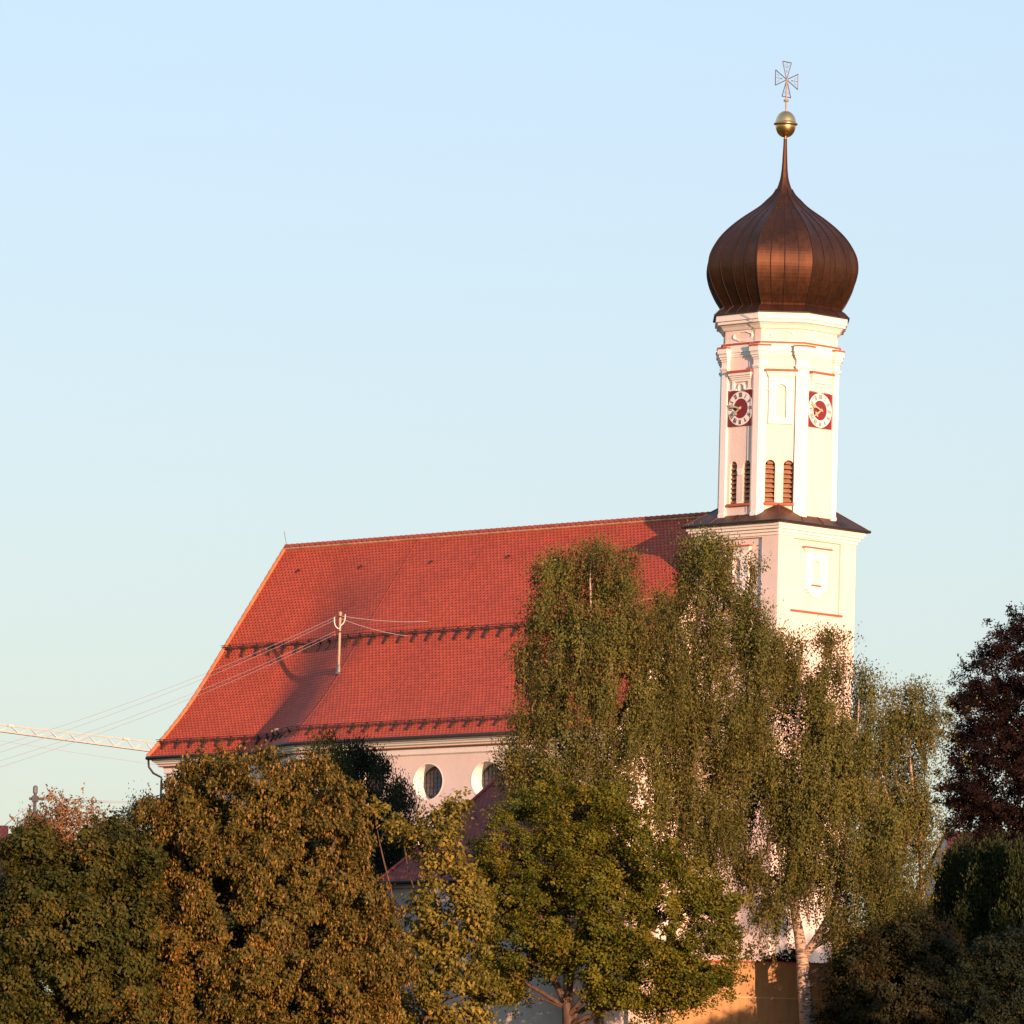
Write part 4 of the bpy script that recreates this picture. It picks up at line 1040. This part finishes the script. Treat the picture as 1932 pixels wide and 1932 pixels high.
tree('birch_tree', 'large weeping birch with forked white trunk in front of the ochre wall', 'tree', 341,
     [(1365,1330),(1400,1285),(1432,1235),(1480,1200),(1520,1178),(1560,1188),(1598,1230),(1600,1262),(1640,1255),(1655,1300),(1648,1380),(1660,1480),(1695,1560),(1722,1650),(1716,1740),(1690,1805),(1640,1850),(1600,1870),(1572,1810),(1560,1690),(1520,1660),(1490,1720),(1450,1760),(1425,1700),(1370,1620),(1345,1500),(1350,1400)],
     [[(1523,1990,0,.36),(1520,1880,0,.33),(1515,1812,0,.29),(1500,1730,0,.22),(1490,1600,-.9,.16),(1500,1400,-1.6,.11),(1515,1220,-1.0,.05)], [(1516,1808,0,.22),(1545,1762,-.4,.19),(1580,1700,-.6,.16),(1592,1600,-.3,.12),(1610,1450,-.2,.07),(1620,1320,-1,.03)], [(1492,1640,0,.1),(1530,1560,-1.5,.06),(1540,1480,-1.6,.03)]],
     'birch', 140, 190000, 0.85, 0.125, [LM['birch']], M['birchbark'], group=G1)
tree('birch_tree', 'thin see-through birch on the far right with sky showing through its crown', 'tree', 345,
     [(1645,1330),(1680,1285),(1702,1285),(1715,1325),(1745,1290),(1758,1325),(1778,1355),(1776,1420),(1762,1500),(1768,1580),(1776,1640),(1752,1680),(1728,1690),(1722,1770),(1690,1810),(1660,1790),(1640,1700),(1650,1600),(1640,1450)],
     [[(1752,1990,0,.16),(1750,1790,0,.13),(1735,1600,0,.1),(1720,1450,0,.06),(1700,1320,0,.02)], [(1736,1610,0,.07),(1690,1560,-1,.05),(1660,1440,-1,.03)]],
     'birch', 56, 54000, 0.85, 0.125, [LM['birch']], M['birchbark'], group=G1)
tree('hornbeam_tree', 'big round hornbeam covered in hanging tan seed clusters, below the roof hip', 'tree', 316,
     [(265,1610),(268,1540),(300,1488),(345,1470),(350,1438),(390,1412),(430,1410),(470,1428),(510,1418),(545,1434),(590,1428),(625,1445),(660,1482),(680,1540),(688,1600),(702,1660),(745,1725),(772,1800),(750,1900),(740,1990),(270,1990),(235,1900),(222,1800),(212,1720),(235,1650)],
     [[(480,1990,0,.4),(485,1800,0,.3),(480,1640,0,.16),(470,1500,0,.06)], [(483,1850,0,.2),(600,1700,-1,.12),(640,1560,-1,.05)], [(483,1850,0,.2),(360,1700,-1,.12),(330,1560,-1,.05)]],
     'round', 250, 230000, 0.85, 0.175, [LM['horn'], LM['seed']], M['bark'], seedn=62000, limbs=40, sun_tip=1, hollow=0.1)
tree('field_maple', 'dense green and brown broadleaf tree filling the lower left corner', 'tree', 312,
     [(-80,1690),(-5,1668),(14,1625),(16,1585),(40,1562),(90,1556),(130,1552),(190,1562),(240,1545),(268,1570),(300,1640),(290,1700),(275,1800),(265,1900),(290,1990),(-80,1990)],
     [[(110,1990,0,.35),(115,1800,0,.22),(120,1650,0,.1)], [(113,1880,0,.15),(210,1720,-1,.07)], [(113,1880,0,.15),(20,1720,-1,.07)]],
     'round', 150, 150000, 0.82, 0.185, [LM['broad']], M['bark'], limbs=34, sun_tip=1)
tree('rowan_tree', 'small sparse tan-leaved tree around the utility pole', 'tree', 372,
     [(15,1570),(70,1535),(85,1500),(108,1488),(128,1503),(165,1512),(190,1530),(228,1545),(245,1600),(200,1640),(60,1640)],
     [[(120,1990,0,.2),(122,1640,0,.1),(110,1520,0,.03)], [(122,1650,0,.07),(175,1540,0,.02)], [(122,1650,0,.07),(60,1560,0,.02)]],
     'shoots', 60, 8000, 0.75, 0.16, [LM['tan']], M['bark'], limbs=40)
tree('elder_bush', 'loose elder bush with large yellow green leaves before the parish house', 'bush', 320,
     [(690,1545),(702,1513),(740,1525),(770,1532),(800,1530),(815,1512),(835,1522),(860,1500),(876,1522),(886,1560),(880,1600),(905,1640),(930,1720),(940,1800),(950,1880),(900,1990),(730,1990),(745,1900),(775,1800),(782,1720),(792,1655),(782,1605),(732,1578),(700,1572)],
     [[(800,1990,0,.16),(805,1860,0,.12),(800,1700,0,.06),(815,1560,0,.02)], [(803,1900,0,.08),(740,1700,-.6,.05),(712,1560,-.6,.02)], [(803,1900,0,.08),(860,1720,-.6,.05),(862,1540,-.6,.02)], [(800,1760,0,.05),(770,1640,0,.03),(760,1560,0,.015)]],
     'shoots', 66, 17000, 0.72, 0.21, [LM['elder']], M['bark'], limbs=40, leafw=0.62)
tree('spreading_tree', 'spreading green tree with dark branching limbs in front of the parish house', 'tree', 330,
     [(890,1650),(893,1585),(915,1545),(960,1528),(1000,1482),(1060,1478),(1130,1490),(1185,1502),(1235,1542),(1262,1600),(1312,1632),(1352,1662),(1390,1720),(1402,1790),(1382,1830),(1362,1870),(1300,1905),(1240,1925),(1180,1912),(1130,1895),(1085,1862),(1040,1835),(1000,1850),(950,1915),(900,1870),(895,1720)],
     [[(1072,1990,0,.27),(1070,1925,0,.24),(1066,1892,0,.17),(1020,1790,-.6,.11),(960,1700,-1,.08),(930,1620,-1,.04)], [(1069,1905,0,.15),(1085,1800,.3,.15),(1100,1680,.5,.1),(1110,1560,.5,.04)], [(1070,1918,0,.15),(1130,1850,-.8,.11),(1220,1760,-1.2,.09),(1300,1690,-1.2,.04)], [(1070,1925,0,.12),(1170,1858,.6,.08),(1290,1810,.8,.05)], [(1066,1900,0,.11),(985,1850,.4,.08),(930,1800,.4,.04)], [(1085,1800,.3,.1),(1160,1680,-.8,.07),(1200,1580,-.8,.03)], [(1040,1830,-.4,.1),(1010,1690,-1.8,.06),(1000,1570,-1.8,.03)]],
     'up', 170, 170000, 0.78, 0.15, [LM['maple']], M['bark'], limbs=80)
tree('copper_beech', 'tall dark copper beech with purple black leaves at the right edge', 'tree', 396,
     [(1808,1285),(1850,1275),(1838,1240),(1862,1225),(1860,1182),(1888,1190),(1905,1178),(1932,1155),(2000,1110),(2080,1100),(2150,1250),(2200,1450),(2150,1640),(1900,1650),(1815,1610),(1790,1560),(1800,1520),(1785,1480),(1802,1450),(1800,1400),(1812,1350),(1800,1300)],
     [[(1990,1990,0,.5),(1990,1600,0,.4),(1990,1300,0,.2),(2000,1120,0,.05)], [(1990,1600,0,.2),(1900,1400,-1,.1),(1870,1260,-1,.04)], [(1990,1650,0,.18),(1880,1560,-1.5,.09),(1815,1500,-1.5,.04)]],
     'up', 250, 280000, 1.0, 0.15, [LM['beech']], M['bark'], limbs=60)
GT = 'thuja hedge at the right edge'
for lab, Y, ol, cx in (('pointed thuja, tallest of the dark conifers at the right edge', 346, [(1876,1556),(1895,1590),(1915,1640),(1925,1760),(1930,1990),(1800,1990),(1800,1760),(1830,1650),(1858,1590)], 1870),
                   ('bushy thuja cut by the right frame edge', 343, [(1925,1582),(1960,1600),(2010,1700),(2030,1990),(1880,1990),(1880,1750),(1905,1620)], 1955),
                   ('shorter olive thuja beside the hanging birch twigs', 349, [(1790,1612),(1808,1600),(1828,1615),(1850,1700),(1860,1990),(1730,1990),(1740,1760),(1765,1660)], 1795)):
    tree('thuja_tree', lab, 'conifer', Y, ol, [[(cx,1990,0,.2),(cx,1640,0,.05)]], 'column', 90, 75000, 0.55, 0.17, [LM['thuja']], M['bark'], group=GT, limbs=8, leafw=0.45, thick=1.0)
for lab, Y, ol, cx, n in (('olive feathery conifer tip rising behind the hornbeam under the eave', 352, [(606,1376),(622,1384),(644,1390),(652,1440),(660,1520),(660,1990),(560,1990),(576,1500),(586,1415)], 615, 24000),
                   ('dark conifer beside the first round window, behind the hornbeam', 356, [(664,1394),(692,1405),(714,1440),(726,1500),(735,1560),(740,1990),(625,1990),(632,1500),(645,1425)], 680, 30000),
                   ('low dark conifer with a ragged tip under the first round window', 350, [(735,1432),(758,1480),(778,1520),(795,1580),(795,1990),(690,1990),(690,1520),(700,1460),(718,1438)], 742, 24000),
                   ('little dark spruce tip at the left of the hornbeam', 350, [(240,1528),(262,1515),(275,1540),(285,1600),(290,1990),(200,1990),(215,1620)], 250, 12000),
                   ('tiny spruce top beside the utility pole', 385, [(58,1530),(70,1550),(80,1600),(90,1990),(20,1990),(30,1620),(42,1560)], 56, 9000)):
    tree('conifer_tree', lab, 'conifer', Y, ol, [[(cx,1990,0,.18),(cx,1560,0,.04)]], 'column', 80, int(n*2.4), 0.62, 0.13, [LM['thuja' if 'olive' in lab else 'spruce']], M['bark'], limbs=8, leafw=0.4, thick=1.0)
tree('dark_shrub', 'wide dark shrub with a few red leaf patches at the lower right', 'bush', 339,
     [(1552,1930),(1588,1800),(1620,1790),(1660,1760),(1710,1740),(1760,1735),(1800,1770),(1840,1830),(1860,1900),(1870,1990),(1560,1990)],
     [[(1700,1990,0,.16),(1700,1880,0,.08),(1700,1790,0,.03)]], 'round', 105, 110000, 0.8, 0.15, [LM['shrub']], M['bark'], limbs=20, sun_tip=1)
tree('dark_shrub', 'black green shrub filling the bottom right corner', 'bush', 322,
     [(1800,1850),(1840,1780),(1880,1760),(1932,1770),(2000,1800),(2040,1990),(1800,1990)],
     [[(1910,1990,0,.16),(1910,1860,0,.05)]], 'round', 60, 60000, 0.75, 0.14, [LM['spruce']], M['bark'], limbs=20, sun_tip=1)
tree('rusty_shrub', 'small reddish brown shrub between the birch and the thuja', 'bush', 342,
     [(1725,1740),(1740,1728),(1765,1730),(1780,1755),(1775,1790),(1730,1800)], [[(1750,1990,0,.06),(1750,1760,0,.02)]], 'round', 10, 2600, 0.4, 0.13, [LM['plum']], M['bark'], limbs=8)
tree('wall_shrub', 'low dark leafy shrub growing just over the top of the ochre wall', 'bush', 346,
     [(1430,1830),(1440,1806),(1462,1800),(1490,1790),(1515,1800),(1520,1830)], [[(1480,1990,0,.05),(1480,1815,0,.02)]], 'up', 10, 1500, 0.35, 0.16, [LM['shrub']], M['bark'], limbs=8)

tree('background_tree', 'dark shaded tree crown showing through gaps at the lower left', 'tree', 345,
     [(-80,1640),(30,1625),(150,1610),(240,1600),(330,1590),(400,1990),(-80,1990)], [[(140,1990,0,.3),(140,1700,0,.1)]], 'round', 90, 70000, 1.0, 0.17, [LM['thuja']], M['bark'], limbs=20)
tree('background_tree', 'dark shaded tree crown hidden behind the hornbeam', 'tree', 340,
     [(285,1600),(330,1530),(480,1490),(600,1510),(680,1620),(720,1750),(740,1990),(285,1990)], [[(520,1990,0,.3),(520,1700,0,.1)]], 'round', 90, 70000, 1.0, 0.17, [LM['thuja']], M['bark'], limbs=20)
# three unseen trees added right of the view to shade hedge and tower foot
for k, (x, y, top, hw_) in enumerate(((49.0, 286, 27.0, 5.6), (58.0, 288, 27.5, 5.6), (44.0, 332, 31.0, 8.5))):
    d = np.array([x, y, top]); Y = y
    def px(wx, wz):
        w = np.array([wx, Y, wz]); zc_ = w@FWD; return (966 + F*(w@RGT)/zc_, 966 - F*(w@UPV)/zc_)
    ol = [px(x + hw_*a, 12.6 + (top-12.6)*b) for a, b in ((-.5,1-.98),(-.9,.2),(-1,.45),(-.85,.75),(-.4,.95),(0,1),(.4,.96),(.85,.75),(1,.45),(.9,.2),(.5,.02))]
    tree('added_shade_tree', 'broad shade tree beyond the right edge of the view, %s' % ('the nearer one', 'the outer one', 'level with the birches')[k], 'tree', Y, ol,
         [[(*px(x, gz(Y)), 0, .35), (*px(x, 20), 0, .15)]], 'round', 120, 60000, 1.1, 0.24, [LM['broad']], M['bark'], limbs=20)
